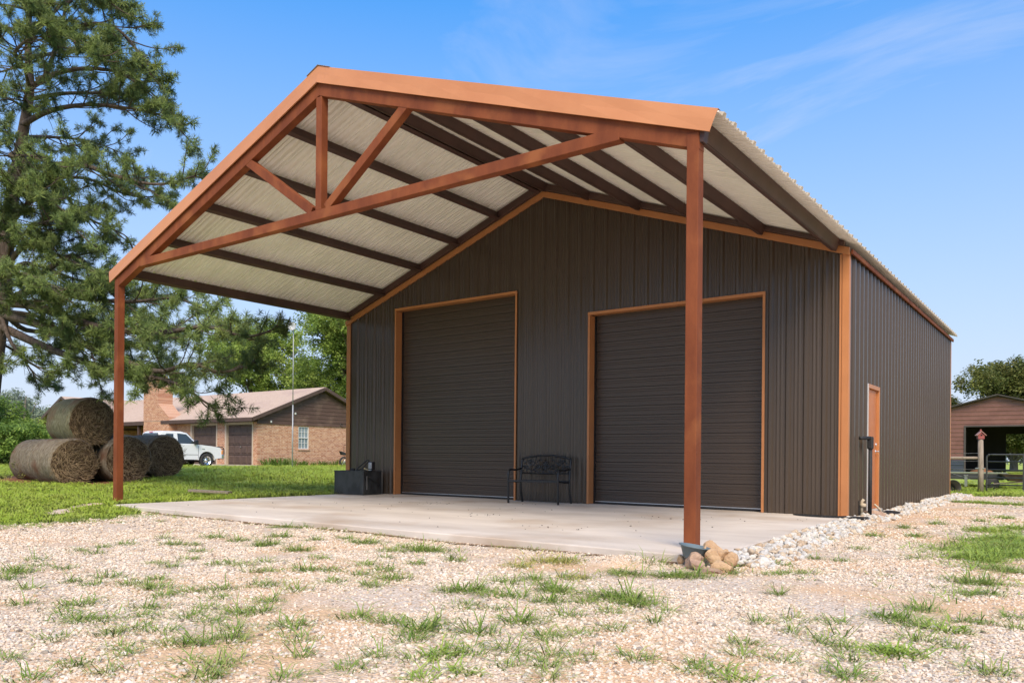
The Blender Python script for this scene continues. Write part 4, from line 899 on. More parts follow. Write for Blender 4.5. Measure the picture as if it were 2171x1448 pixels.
# motorcycle half hidden by the building corner, and rusty rack
mc = thing('motorcycle', 'dark motorcycle parked against the brick gable behind the shop corner', 'motorcycle', (-20.9, 19.1, .18), R(80))
for x in (-.68, .68):
    Mx = Matrix.Translation((x,0,.31)) @ Matrix.Rotation(R(90),4,'X'); wh = thing('wheel', None, None, (0,0,0)); wh.parent = mc
    mb = MB(); mb.lathe([(.22,-.05),(.30,-.05),(.31,0),(.30,.05),(.22,.05)], 28, Mx); mb.build('tyre', M['tyre'], wh, smooth=True)
    mb = MB(); mb.lathe([(.0,-.03),(.04,-.03),(.04,.03),(0,.03)], 12, Mx)
    for k in range(6): a = k*math.pi/3; mb.tube([Mx @ Vector((.03*math.cos(a),.03*math.sin(a),0)), Mx @ Vector((.22*math.cos(a),.22*math.sin(a),0))], .012, 5)
    mb.build('rim', M['alu'], wh)
MB().prism([(-.25,.62),(.10,.60),(.32,.82),(.26,.95),(-.05,.98),(-.28,.80)], 'y', -.13, .13).recalc().build('fuel_tank', M['pump'], mc, bevel=.06)
MB().prism([(-.85,.72),(-.25,.70),(-.22,.80),(-.55,.82),(-.95,.95)], 'y', -.13, .13).recalc().build('saddle', M['black_rubber'], mc, bevel=.03)
MB().prism([(-.3,.28),(.3,.28),(.34,.6),(-.28,.6)], 'y', -.14, .14).recalc().build('engine', M['pump'], mc, bevel=.03)
mb = MB(); mb.tube([(.68,-.09,.31),(.42,-.09,.95)], .022, 6).tube([(.68,.09,.31),(.42,.09,.95)], .022, 6); mb.tube([(.34,-.36,1.04),(.44,-.1,1.0),(.44,.1,1.0),(.34,.36,1.04)], .014, 6); mb.build('fork', M['black_metal'], mc)
MB().lathe([(0,0),(.09,.0),(.085,-.1),(0,-.13)], 14, Matrix.Translation((.56,0,.85)) @ Matrix.Rotation(R(90),4,'Y')).build('headlight', M['chrome'], mc, smooth=True)
MB().lathe([(0,.3),(.345,.3)], 3).v
M['rustrack'] = pmat('rusty_rack', (.12,.04,.025), None, 4, .8)
rk = MB(); 
for y in (0, .55, 1.1):
    rk.tube([(0,y,0),(0,y,1.35)], .018, 6); rk.tube([(.4,y,0),(.4,y,1.35)], .018, 6)
for z in (.05,.7,1.35): rk.tube([(0,0,z),(0,1.1,z),(.4,1.1,z),(.4,0,z),(0,0,z)], .016, 6)
o = rk.build('metal_rack', M['rustrack'], loc=(-22.0,19.3,.15)); tag(o, 'rusty open pipe rack against the brick gable wall', 'rack')

# ------------------------------------------------------------------ right side: fence, birdhouse, gate, trailer, shed
M['post'] = pmat('weathered_round_post', (.22,.18,.14), (.34,.28,.22), 6, .95, bump=.5, bscale=30, stretch=(3,3,.5))
fn = thing('wood_fence', 'weathered round post with top rail and wire strands beside the pipe gate', 'fence', (11.68, 14.4, -.1))
MB().tube([(0,0,0),(.0,0,.6),(-.012,0,1.62)], [.082,.078,.072], 14).build('post', M['post'], fn, smooth=True)
MB().tube([(-.06,.01,1.06),(-1.5,.02,1.05),(-3,.0,1.05)], .042, 10).build('top_rail', M['post'], fn, smooth=True)
MB().tube([(-3,.02,0),(-3,.02,1.3)], .075, 12).build('post', M['post'], fn, smooth=True)
mb = MB()
for z in (1.20, .97, .72, .50, .30): mb.tube([(-.05,-.04,z),(-1.5,-.03,z-.03),(-3,-.02,z)], .005, 4)
mb.tube([(-.08,-.03,.35),(-1.2,-.02,.75)], .005, 4); mb.build('wire', M['alu'], fn)
MB().tube([(-.14,-.05,.75),(.12,-.06,.75)], .014, 6).build('latch_pin', M['alu'], fn)
M['birdred'] = pmat('faded_red_paint', (.24,.05,.045), (.32,.09,.08), 20, .7); M['birdroof'] = pmat('faded_pink_roof', (.42,.22,.18), None, 20, .8)
bh_ = thing('birdhouse', 'small faded red birdhouse on top of the round fence post', 'birdhouse', (11.668, 14.4, 1.522), R(20))
MB().prism([(-.085,0),(.085,0),(.085,.13),(0,.21),(-.085,.13)], 'y', -.085, .085).recalc().build('house_box', M['birdred'], bh_, bevel=.004)
for s in (-1, 1): MB().beam((s*.125,-.0,.105),(0,0,.232),.24,.016,(0,0,1)).build('roof', M['birdroof'], bh_)
MB().lathe([(0,0),(.026,0)], 14, Matrix.Translation((0,-.087,.115)) @ Matrix.Rotation(R(90),4,'X')).build('entrance', M['dark_void'], bh_)
MB().box((-.02,-.02,.20),(.02,.02,.29)).build('chimney', M['birdred'], bh_)
M['gate'] = pmat('dark_green_black_tube', (.035,.037,.037), (.055,.057,.055), 8, .45)
gt = thing('pipe_gate', 'dark six bar tubular farm gate right of the birdhouse post', 'gate', (11.83, 14.42, -.08))
GL = 3.05
MB().tube(arc([(0,0,.03),(0,0,.8),(.0,0,1.06),(.07,0,1.135),(.16,0,1.14),(1.6,0,1.14),(GL-.16,0,1.14),(GL-.04,0,1.10),(GL,0,1.0),(GL,0,.03)], 4), .024, 8).build('gate_frame', M['gate'], gt, smooth=True)
for z in (.93, .69, .455, .245, .03): MB().tube([(0,0,z),(GL,0,z)], .020, 8).build('gate_rail', M['gate'], gt, smooth=True)
for x in (.93, 2.1): MB().box((x-.03,-.03,.03),(x+.03,-.022,1.14)).build('gate_brace', M['gate'], gt)
o = MB().lathe([(0,-.32),(.17,-.32),(.19,.0),(.205,.0),(.21,.012),(.195,.014),(.175,-.30),(0,-.30)], 30).build('rubber_tub', pmat('grey_black_tub', (.045,.043,.04), (.07,.066,.06), 6, .7), smooth=True)
o.location = (11.05,13.75,.10); o.rotation_euler = (R(78),0,R(28)); tag(o, 'black rubber tub lying on its side at the far shop corner', 'tub')
M['deck'] = pmat('greenish_deck', (.17,.20,.10), (.26,.28,.17), 4, .9)
tl = thing('utility_trailer', 'low black utility trailer with worn deck behind the wire fence', 'trailer', (10.6, 17.5, .02))
MB().box((-2.6,-.9,.42),(1.45,.9,.47)).build('deck', M['deck'], tl); MB().box((-2.6,-.96,.25),(1.5,-.90,.44)).box((-2.6,.90,.25),(1.5,.96,.44)).box((1.45,-.9,.25),(1.5,.9,.44)).build('frame', M['gate'], tl)
MB().tube([(1.5,0,.32),(2.4,0,.30)], .04, 8).build('tongue', M['gate'], tl); MB().box((.42,-1.0,.02),(.50,-.965,.40)).box((.40,-1.02,.36),(.52,-.965,.40)).build('jack_stand', M['alu'], tl)
for y in (-.8, .8):
    mb = MB(); mb.lathe([(.12,-.09),(.28,-.09),(.30,0),(.28,.09),(.12,.09)], 24, Matrix.Translation((-1.4,y*1.25,.30)) @ Matrix.Rotation(R(90),4,'X')); mb.build('wheel', M['tyre'], tl, smooth=True)
wb = thing('wheelbarrow', 'rusty dark wheelbarrow standing in the grass behind the gate', 'wheelbarrow', (12.55, 16.4, -.05), R(15))
MB().add([(-.55,-.32,.52),(.45,-.34,.50),(.45,.34,.50),(-.55,.32,.52),(-.30,-.2,.30),(.28,-.2,.28),(.28,.2,.28),(-.30,.2,.30)], [(4,5,6,7),(0,1,5,4),(1,2,6,5),(2,3,7,6),(3,0,4,7)]).build('tray', pmat('rusty_tray', (.05,.035,.03), (.10,.06,.045), 8, .8), wb)
mb = MB()
for s in (-1, 1): mb.tube([(.95,s*.3,.52),(.2,s*.22,.29),(-.75,s*.05,.2)], .018, 6); mb.tube([(.35,s*.24,.32),(.32,s*.26,.02),(.12,s*.24,.29)], .014, 6)
mb.build('handles_and_legs', M['oldwood'], wb); mb = MB(); mb.lathe([(.05,-.03),(.19,-.04),(.2,0),(.19,.04),(.05,.03)], 20, Matrix.Translation((-.75,0,.2)) @ Matrix.Rotation(R(90),4,'X')); mb.build('wheel', M['tyre'], wb, smooth=True)

M['shedred'] = pmat('brownish_red_shed_steel', (.16,.072,.055), (.20,.092,.072), 2, .5, rvar=.08); M['shedin'] = pmat('shed_inner_steel', (.055,.045,.040), (.07,.058,.052), 2, .7); M['navy'] = pmat('dark_blue_boards', (.035,.045,.065), None, 2, .6)
SH = thing('open_shed', 'brownish red metal carport shed with low gable and wide dark opening', 'shed', (10.19, 37.7, 0))
SHW, SE, SA = 3.7, 3.42, 4.42; oL, oR, oT = -1.56, 2.6, 2.84
def shz(x): return SA - (SA-SE)*abs(x)/SHW
rows = []; z = .0
while z < SA: rows.append(z); z += .23
mb = MB()
def ribbed(mb, y, x0f, x1f, z0, z1, out=-1):     # horizontal ribs every 23 cm
    zz = z0
    pts = []
    k = math.floor(z0/.23)
    while k*.23 < z1:
        for dz, h in ((0,.0),(.15,.0),(.17,.022),(.205,.022),(.225,0)):
            if z0 <= k*.23+dz <= z1: pts.append((k*.23+dz, h))
        k += 1
    pts = [(z0, 0)] + pts + [(z1, 0)]; pts = [p for i, p in enumerate(pts) if i == 0 or p[0] > pts[i-1][0] + 1e-5]
    for (a, ha), (b, hb) in zip(pts, pts[1:]): mb.add([(x0f(a),y+out*ha,a),(x1f(a),y+out*ha,a),(x1f(b),y+out*hb,b),(x0f(b),y+out*hb,b)], [(0,1,2,3)])
ribbed(mb, 0, lambda z: -min(SHW, max(0, SHW*(SA-z)/(SA-SE))), lambda z: min(SHW, max(0, SHW*(SA-z)/(SA-SE))), oT+.0, SA-.02); mb.build('front_gable', M['shedred'], SH)
mb = MB(); ribbed(mb, 0, lambda z: -SHW, lambda z: oL, .92, oT-.001); mb.build('front_wall', M['shedred'], SH)
mb = MB(); ribbed(mb, 0, lambda z: oR, lambda z: SHW, .05, oT-.001); mb.build('front_wall', M['shedred'], SH)
mb = MB(); ribbed(mb, -.03, lambda z: -SHW, lambda z: oL, .05, .91); mb.build('lower_boards', M['navy'], SH)
MB().box((oL-.03,-.05,.05),(oL+.05,.08,oT)).box((oR-.05,-.05,.05),(oR+.03,.08,oT)).box((oL+.05,-.05,oT-.08),(oR-.05,.08,oT)).build('opening_frame', M['shedin'], SH)
for s in (-1, 1):
    A = [(0,-.28,SA+.03),(s*(SHW+.2),-.28,shz(SHW+.2)+.03),(s*(SHW+.2),7.2,shz(SHW+.2)+.03),(0,7.2,SA+.03)]; mb = MB(); mb.add(A + [(x, y, z+.05) for x, y, z in A], [(0,1,2,3),(4,5,6,7)] + [(i, (i+1) % 4, 4+(i+1) % 4, 4+i) for i in range(4)]); mb.recalc().build('roof', M['shedin'], SH)
    MB().beam((0,-.30,SA+.09),(s*(SHW+.2),-.30,shz(SHW+.2)+.09),.03,.05,(0,0,1)).build('roof_edge', M['shedin'], SH)
    MB().box((min(s*SHW,s*(SHW-.05)),.03,.05),(max(s*SHW,s*(SHW-.05)),7,SE)).build('side_wall', M['shedin'], SH)
bx0, bx1, bzt = -.10, 2.6, 2.55
MB().box((-SHW+.06,6.9,.05),(bx0,6.95,3.35)).build('back_wall', M['shedin'], SH); MB().box((bx0,6.9,bzt),(SHW-.06,6.95,3.35)).box((bx1,6.9,.05),(SHW-.06,6.95,bzt)).build('back_wall', M['shedin'], SH)
o = rock('soil_heap', (9.25,38.6,.15), (.75,.6,.42), 61, 3, .2); o.data.materials.append(M['soil']); tag(o, 'small brown heap of soil inside the shed opening', 'soil heap')

WEEDS= [(6.46,-9.12,0.063,0),(6.75,-9.11,0.047,0),(6.32,-8.82,0.041,0),(6.26,-8.55,0.051,0),(6.58,-8.22,0.103,0),(5.92,-7.96,0.046,0),(6.72,-8.1,0.069,0),(7.25,-8.33,0.057,0),(6.27,-7.54,0.103,0),(6.75,-7.56,0.091,0),(7.33,-7.66,0.121,0),(7.28,-7.51,0.07,0),(6.82,-7.05,0.113,0),(7.93,-7.69,0.131,0),(5.83,-6.21,0.065,0),(5.65,-6.28,0.054,0),(6.08,-6.13,0.085,0),(7.36,-7.03,0.073,0),(8.61,-7.97,0.076,0),(9.14,-8.56,0.108,0),(9.33,-8.46,0.067,0),(9.76,-8.81,0.049,0),(8.93,-8.79,0.08,0),(8.43,-8.41,0.051,0),(8.22,-8.72,0.086,0),(8.44,-8.66,0.071,0),(7.67,-8.7,0.06,0),(7.75,-9.05,0.057,0),(8.02,-9.08,0.056,0),(6.79,-9.66,0.058,0),(7.17,-9.8,0.042,0),(7.48,-10.06,0.13,0),(7.8,-10.25,0.049,0),(7.49,-9.71,0.054,0),(8.3,-9.98,0.042,0),(8.55,-10.0,0.053,0),(8.27,-9.71,0.05,0),(8.74,-9.8,0.071,0),(8.64,-9.55,0.074,0),(8.98,-9.73,0.094,0),(9.31,-9.87,0.066,0),(9.28,-9.66,0.046,0),(9.36,-9.5,0.081,0),(9.63,-9.68,0.055,0),(9.48,-9.19,0.096,0),(9.82,-9.2,0.046,0),(10.01,-9.55,0.064,0),(8.39,-10.34,0.046,0),(8.96,-10.61,0.031,0),(9.21,-10.38,0.093,0),(9.43,-10.54,0.034,0),(9.65,-10.6,0.066,0),(9.73,-10.48,0.076,0),(9.6,-10.13,0.072,0),(9.84,-10.27,0.048,0),(10.04,-10.11,0.058,0),(9.88,-9.9,0.062,0),(10.24,-10.12,0.052,0),(10.15,-9.87,0.09,0),(10.24,-9.77,0.04,0),(10.72,-9.92,0.092,0),(11.01,-10.12,0.051,0),(10.15,-10.63,0.044,0),(10.07,-10.49,0.041,0),(10.27,-10.43,0.053,0),(10.57,-10.56,0.05,0),(10.68,-10.48,0.058,0),(10.75,-10.33,0.093,0),(10.52,-10.14,0.055,0),(10.02,-10.87,0.038,0),(10.63,-11.05,0.044,0),(10.47,-10.75,0.036,0),(10.63,-10.79,0.035,0),(11.14,-10.61,0.06,0),(10.99,-10.69,0.019,0),(11.33,-10.33,0.019,0),(10.87,-11.01,0.036,0),(10.28,-11.18,0.027,0),(10.75,-11.27,0.028,0),(11.28,-10.79,0.063,0),(11.56,-10.6,0.028,0),(3.71,-7.34,0.056,0),(3.07,-7.22,0.093,0),(3.2,-7.64,0.135,0),(3.85,-6.86,0.046,0),(1.67,-5.39,0.113,0),(0.92,-5.25,0.176,0),(0.93,-5.54,0.173,0),(7.98,-6.81,0.143,0),(7.51,-6.68,0.075,0),(8.73,-7.17,0.098,0),(8.61,-6.84,0.051,0),(8.94,-6.92,0.214,0),(9.57,-7.72,0.072,0),(9.67,-7.29,0.09,0),(9.06,-7.6,0.046,0),(9.31,-8.06,0.07,0),(9.65,-8.19,0.081,0),(9.68,-8.44,0.065,0),(10.01,-8.42,0.101,0),(10.09,-8.73,0.072,0),(10.66,-8.52,0.07,0),(10.79,-8.41,0.151,0),(11.03,-8.5,0.045,0),(11.14,-8.41,0.09,0),(11.45,-8.45,0.108,0),(11.23,-8.01,0.153,0),(10.79,-7.67,0.077,0),(10.74,-7.91,0.075,0),(10.28,-7.18,0.115,2),(10.39,-6.68,0.226,2),(11.0,-7.39,0.144,2),(10.98,-7.76,0.044,0),(11.09,-8.82,0.037,0),(11.16,-8.97,0.031,0),(11.32,-8.86,0.046,0),(11.78,-8.74,0.059,0),(11.71,-9.1,0.093,0),(11.77,-8.97,0.047,0),(11.23,-6.98,0.149,0),(11.59,-6.9,0.132,0),(11.21,-6.39,0.131,0),(11.75,-8.03,0.2,0),(11.65,-8.28,0.086,0),(11.95,-8.15,0.128,0),(11.92,-8.47,0.061,0),(12.2,-8.24,0.041,0),(10.85,-9.55,0.058,0),(11.1,-9.54,0.084,0),(11.42,-9.61,0.115,0),(11.51,-9.81,0.067,0),(11.38,-9.45,0.055,0),(11.68,-9.47,0.079,0),(12.02,-9.32,0.077,0),(12.11,-9.13,0.044,0),(11.6,-10.12,0.054,0),(11.68,-10.35,0.051,0),(11.85,-9.94,0.07,1),(11.91,-9.81,0.079,0),(12.06,-9.66,0.056,0),(12.17,-9.89,0.037,0),(12.12,-10.06,0.05,1),(12.33,-9.77,0.059,0),(12.37,-9.54,0.047,0),(12.58,-9.39,0.05,0),(12.18,-8.88,0.05,0),(12.29,-8.58,0.028,0),(12.24,-9.56,0.024,0),(12.03,-10.26,0.035,1),(12.44,-9.92,0.035,0),(11.8,-10.05,0.03,0),(8.2,-5.85,0.115,0),(8.63,-5.7,0.057,0),(9.03,-5.57,0.149,0),(9.73,-5.96,0.154,2),(10.24,-5.88,0.1,2),(10.66,-5.34,0.102,0),(11.8,-3.19,0.078,0),(12.41,-6.02,0.076,0),(12.42,-4.9,0.063,0),(12.07,-5.55,0.06,0),(12.18,-4.88,0.04,0),(12.57,-7.23,0.035,0),(12.27,-6.19,0.048,0),(12.23,-6.34,0.027,0),(11.72,-6.77,0.148,0),(11.92,-6.43,0.069,0),(11.77,-6.01,0.037,1),(11.21,-4.19,0.046,0),(11.73,-5.64,0.046,0),(12.76,-8.18,0.029,0),(12.98,-8.3,0.037,0),(12.93,-7.99,0.02,0),(12.87,-8.74,0.052,0),(12.95,-8.97,0.041,0),(13.15,-8.95,0.032,0),(12.96,-9.29,0.023,0),(12.85,-9.27,0.019,0),(12.9,-9.4,0.037,0),(13.08,-9.4,0.043,1),(13.11,-7.93,0.039,0),(13.19,-8.42,0.07,0),(13.31,-8.52,0.059,0),(13.38,-8.7,0.048,0),(13.35,-7.59,0.13,0),(13.51,-7.75,0.057,0),(13.45,-7.2,0.084,0),(13.58,-8.09,0.062,0),(13.65,-7.74,0.084,1),(13.45,-8.43,0.042,1),(13.55,-8.45,0.099,1),(13.75,-8.17,0.043,0),(13.44,-9.01,0.082,0),(13.95,-8.6,0.075,0),(13.94,-7.06,0.051,0),(13.97,-7.42,0.047,0),(13.79,-7.35,0.039,0),(13.72,-7.41,0.039,0),(13.6,-6.26,0.084,0),(13.74,-6.15,0.072,0),(13.53,-5.68,0.143,0),(13.69,-5.64,0.103,0),(13.42,-4.05,0.239,1),(13.63,-3.56,0.215,1),(13.5,-1.75,0.317,1),(13.22,-0.42,0.269,1),(13.43,0.4,0.212,1),(13.79,-4.8,0.114,0),(13.65,-4.68,0.117,0),(13.12,-3.32,0.106,0),(13.18,2.46,0.137,1),(12.12,-2.1,0.105,0),(12.34,-3.8,0.071,0),(12.53,-1.74,0.084,0),(12.48,0.39,0.124,0),(12.23,-0.69,0.093,0),(12.89,1.55,0.105,0),(12.95,7.56,0.219,1),(12.33,7.75,0.338,1),(11.87,7.72,0.152,0)]
PINE_TRUNK= [(-10.26,-4.14,0.1),(-10.07,-4.0,2.41),(-9.81,-3.81,4.87),(-9.74,-3.75,5.82),(-9.65,-3.69,7.12),(-9.48,-3.56,8.51),(-9.33,-3.45,9.7),(-9.19,-3.35,10.91),(-9.46,-3.3,12.11),(-9.39,-3.25,14.21),(-9.41,-3.14,16.9)]
PINE_LIMBS= [[(-9.19,-3.35,10.97),(-8.55,-3.24,11.03),(-7.98,-3.19,11.7),(-7.57,-3.15,12.85),(-7.38,-3.12,14.28)],[(-9.31,-3.44,9.91),(-8.39,-3.12,10.07),(-7.25,-2.79,10.08),(-6.15,-2.34,9.97),(-5.26,-1.93,9.7),(-4.67,-1.62,9.4)],[(-9.21,-3.36,10.65),(-8.93,-2.53,10.9),(-8.48,-1.7,11.2),(-8.01,-0.98,11.22),(-7.54,-0.39,10.97)],[(-9.03,-3.23,11.1),(-7.99,-2.71,11.27),(-6.55,-2.39,10.99),(-5.65,-1.98,10.4),(-5.16,-1.86,10.01)],[(-8.03,-3.11,12.01),(-7.07,-2.77,12.23),(-6.06,-2.52,11.84),(-5.37,-2.26,11.07),(-5.07,-2.17,10.54)],[(-7.59,-3.16,12.72),(-7.07,-2.78,13.17),(-6.37,-2.5,12.62),(-6.12,-2.32,12.38)],[(-9.22,-3.37,12.27),(-10.22,-3.49,12.79),(-11.19,-4.08,13.1),(-12.07,-4.48,13.07)],[(-9.2,-3.35,12.14),(-9.37,-2.73,13.26),(-9.36,-1.98,14.29),(-9.11,-1.42,13.91)],[(-9.47,-3.55,8.63),(-8.37,-3.24,8.6),(-7.03,-2.99,8.39),(-5.63,-2.71,7.9),(-4.47,-2.22,7.63),(-3.33,-1.75,7.81)],[(-9.53,-3.6,8.12),(-9.77,-2.78,8.66),(-9.52,-1.72,8.92),(-9.01,-0.72,8.68),(-8.29,0.06,8.61)],[(-9.62,-3.67,7.21),(-8.46,-3.43,7.7),(-7.64,-3.07,7.64),(-7.28,-3.05,7.33),(-6.62,-2.81,6.96),(-5.82,-2.48,6.49),(-5.67,-2.37,6.3)],[(-9.72,-3.74,5.91),(-8.11,-3.79,6.3),(-6.56,-3.64,5.8),(-5.47,-3.46,5.39),(-4.75,-3.3,4.98)],[(-9.76,-3.77,5.52),(-9.63,-3.05,5.77),(-8.79,-2.43,6.38),(-7.84,-2.22,5.7),(-6.81,-1.96,4.97),(-5.6,-1.69,4.26),(-4.71,-1.28,3.87)],[(-9.79,-3.79,5.0),(-8.44,-3.42,5.29),(-6.7,-3.0,4.91),(-5.02,-2.63,4.67),(-3.79,-2.22,4.71),(-2.82,-1.87,4.32)],[(-9.79,-3.79,4.94),(-8.01,-3.59,4.71),(-5.68,-3.24,4.05),(-3.48,-2.86,3.73),(-1.77,-2.59,3.78),(-0.74,-2.32,3.46),(0.06,-2.11,3.68)],[(-9.81,-3.81,4.74),(-7.68,-3.72,4.41),(-6.25,-3.54,3.71),(-5.51,-3.49,3.13)],[(-9.81,-3.81,4.68),(-7.79,-3.56,4.2),(-5.48,-3.09,3.41),(-3.29,-2.96,2.77),(-2.11,-2.84,2.87),(-1.15,-2.63,2.67),(-0.22,-2.44,2.84)],[(-9.85,-3.84,4.35),(-8.22,-3.38,3.76),(-6.08,-3.04,3.16),(-3.94,-2.95,2.8),(-2.65,-2.74,2.48),(-1.85,-2.64,2.07),(-1.49,-2.63,1.9)],[(-9.84,-3.82,4.87),(-8.88,-3.87,3.88),(-8.14,-3.81,3.33),(-7.25,-3.78,3.04),(-6.64,-3.7,2.89)],[(-9.89,-3.87,3.96),(-10.05,-3.24,3.66),(-10.05,-2.74,3.03),(-9.94,-2.53,2.84)],[(-9.81,-3.81,4.87),(-10.28,-2.91,4.39),(-10.23,-1.63,4.56),(-10.09,-0.28,4.43),(-9.96,1.05,3.97)],[(-9.72,-3.74,6.04),(-10.45,-4.28,6.55),(-11.88,-4.71,6.41)],[(-9.53,-3.6,8.12),(-10.26,-4.14,8.88),(-10.5,-4.94,8.56)],[(-9.77,-3.77,5.39),(-10.51,-2.83,6.33),(-10.78,-1.53,6.2),(-10.42,-0.27,6.1),(-9.96,0.56,5.74)],[(-9.38,-3.49,9.41),(-8.95,-4.17,9.46),(-8.96,-4.92,8.85)],[(-9.38,-3.48,9.28),(-7.86,-4.35,8.42),(-6.37,-4.5,8.04),(-5.27,-4.43,7.71)],[(-9.7,-3.72,6.3),(-7.65,-4.2,6.38),(-6.0,-4.22,6.45),(-4.91,-4.16,6.17)],[(-9.24,-3.38,11.62),(-8.22,-4.12,11.26),(-6.83,-4.34,10.98),(-5.72,-4.27,10.79)],[(-9.19,-3.34,13.04),(-9.48,-2.57,13.91),(-9.04,-1.99,14.44)],[(-9.19,-3.34,13.04),(-9.1,-4.03,12.82),(-9.15,-4.56,12.47)],[(-9.21,-3.36,12.53),(-7.12,-3.68,11.84),(-5.8,-3.58,11.0),(-4.97,-3.46,10.45)],[(-9.24,-3.38,11.49),(-10.65,-3.43,11.74),(-11.53,-3.83,11.56)],[(-9.28,-3.41,10.32),(-8.58,-4.14,10.12),(-8.46,-4.67,9.77)],[(-9.24,-3.38,11.75),(-10.1,-2.16,12.65),(-10.35,-1.1,13.32),(-10.15,-0.33,13.66)],[(-9.33,-3.45,9.54),(-10.31,-2.31,10.16),(-10.45,-1.17,10.43),(-10.13,-0.31,10.27)],[(-9.19,-3.35,10.97),(-8.12,-4.05,11.14),(-7.43,-4.53,11.44)],[(-9.53,-3.59,7.99),(-7.28,-3.8,7.25),(-6.05,-3.76,6.8)],[(-9.62,-3.67,7.08),(-9.13,-4.3,6.97),(-9.3,-4.67,6.66)],[(-9.81,-3.81,4.87),(-7.63,-4.19,4.7),(-5.68,-4.23,4.47)],[(-9.72,-3.74,6.04),(-7.96,-4.18,6.43),(-6.49,-4.33,5.93)],[(-9.43,-3.52,9.02),(-7.63,-4.43,7.75),(-6.15,-4.58,7.06),(-5.27,-4.43,6.83)],[(-9.62,-3.67,7.08),(-7.34,-4.21,7.04),(-5.88,-4.38,7.18)],[(-9.76,-3.77,5.52),(-7.29,-4.43,5.33),(-5.65,-4.46,4.99),(-4.77,-4.31,4.58)],[(-9.27,-3.41,10.32),(-7.48,-4.07,9.98),(-6.24,-4.15,9.96)],[(-9.17,-3.33,13.82),(-7.56,-3.39,13.47),(-6.34,-3.23,12.75),(-5.45,-3.07,12.05)],[(-9.17,-3.33,13.69),(-8.33,-4.21,13.22),(-6.84,-4.34,11.91),(-6.12,-4.31,11.46)]]
# 1990 1140 [12.808 -1.801 -0.08 ]
# 2171 1120 [13.556  0.585 -0.08 ]
# 2171 1260 [13.933 -6.017 -0.08 ]
# 2010 1250 [13.469 -6.142 -0.08 ]
# 2080 1190 [13.481 -4.083 -0.08 ]

# ------------------------------------------------------------------ trees
M['bark'] = pmat('pine_bark', (.075,.058,.046), (.14,.11,.09), 7, .95, bump=.9, bscale=22, stretch=(2.2,2.2,.45), spec=.1)
M['bark2'] = pmat('grey_bark', (.10,.085,.07), (.17,.15,.125), 7, .95, bump=.7, bscale=22, stretch=(2,2,.5), spec=.1)
M['needle'] = rand_mat('pine_needles', [(.10,.15,.04),(.145,.21,.05),(.19,.265,.065),(.15,.20,.06),(.28,.36,.09)], .55, 3, .15, .3, trans=.15, lift=.55)
def tuft(seed, n=44):
    rs = random.Random(seed); vs = []; fs = []
    for i in range(n):
        th = math.acos(rs.uniform(-.15, 1)); ph = rs.uniform(0, 6.283); d = Vector((math.sin(th)*math.cos(ph), math.sin(th)*math.sin(ph), math.cos(th))); ln_ = rs.uniform(.11, .17); sd = d.orthogonal().normalized(); sd = Matrix.Rotation(rs.uniform(0,6.28),3,d) @ sd
        p = Vector((0,0,rs.uniform(-.10,.03))); q = p + d*ln_ + Vector((0,0,-.015)); w_ = .0046; k = len(vs); vs += [p - sd*w_*.8, p + sd*w_*.8, p + d*ln_*.6 + sd*w_, p + d*ln_*.6 - sd*w_, q]; fs += [(k,k+1,k+2,k+3),(k+3,k+2,k+4)]
    return proto('needle_tuft', vs, fs, M['needle'])
ptufts = proto_collection('pine_tufts', [tuft(s) for s in range(5)])
def euler_to(d):
    return d.to_track_quat('Z', 'Y').to_euler()
PB = PINE_TRUNK[0]
pine = thing('pine_tree', 'tall leaning pine with long open branches hanging over the hay bales', 'tree', (PB[0], PB[1], 0))
o0 = Vector((PB[0], PB[1], 0))
def smooth_line(P, n=5): return arc(P, n)
tp = [Vector(p) - o0 for p in PINE_TRUNK]; tp[0].z = -.2; tp = smooth_line(tp, 6); zt = [p.z for p in tp]; zmax = max(zt)
MB().tube(tp, [max(.05, .34*(1 - .062*max(0, z))) + (.10*math.exp(-z*1.6) if z > -1 else .1) for z in zt], 14).build('trunk', M['bark'], pine, smooth=True)
rs = random.Random(21); twigs = MB(); TP, TR, TS, TI = [], [], [], []
def rv(s=1): return Vector((rs.gauss(0,s), rs.gauss(0,s), rs.gauss(0,s)))
def put_tuft(p, d, s):
    d = (d + rv(.25)).normalized(); TP.append(tuple(p)); e_ = euler_to(d); TR.append((e_.x, e_.y, e_.z)); q = s*rs.uniform(.85, 1.35); TS.append((q,q,q)); TI.append(rs.randrange(5))
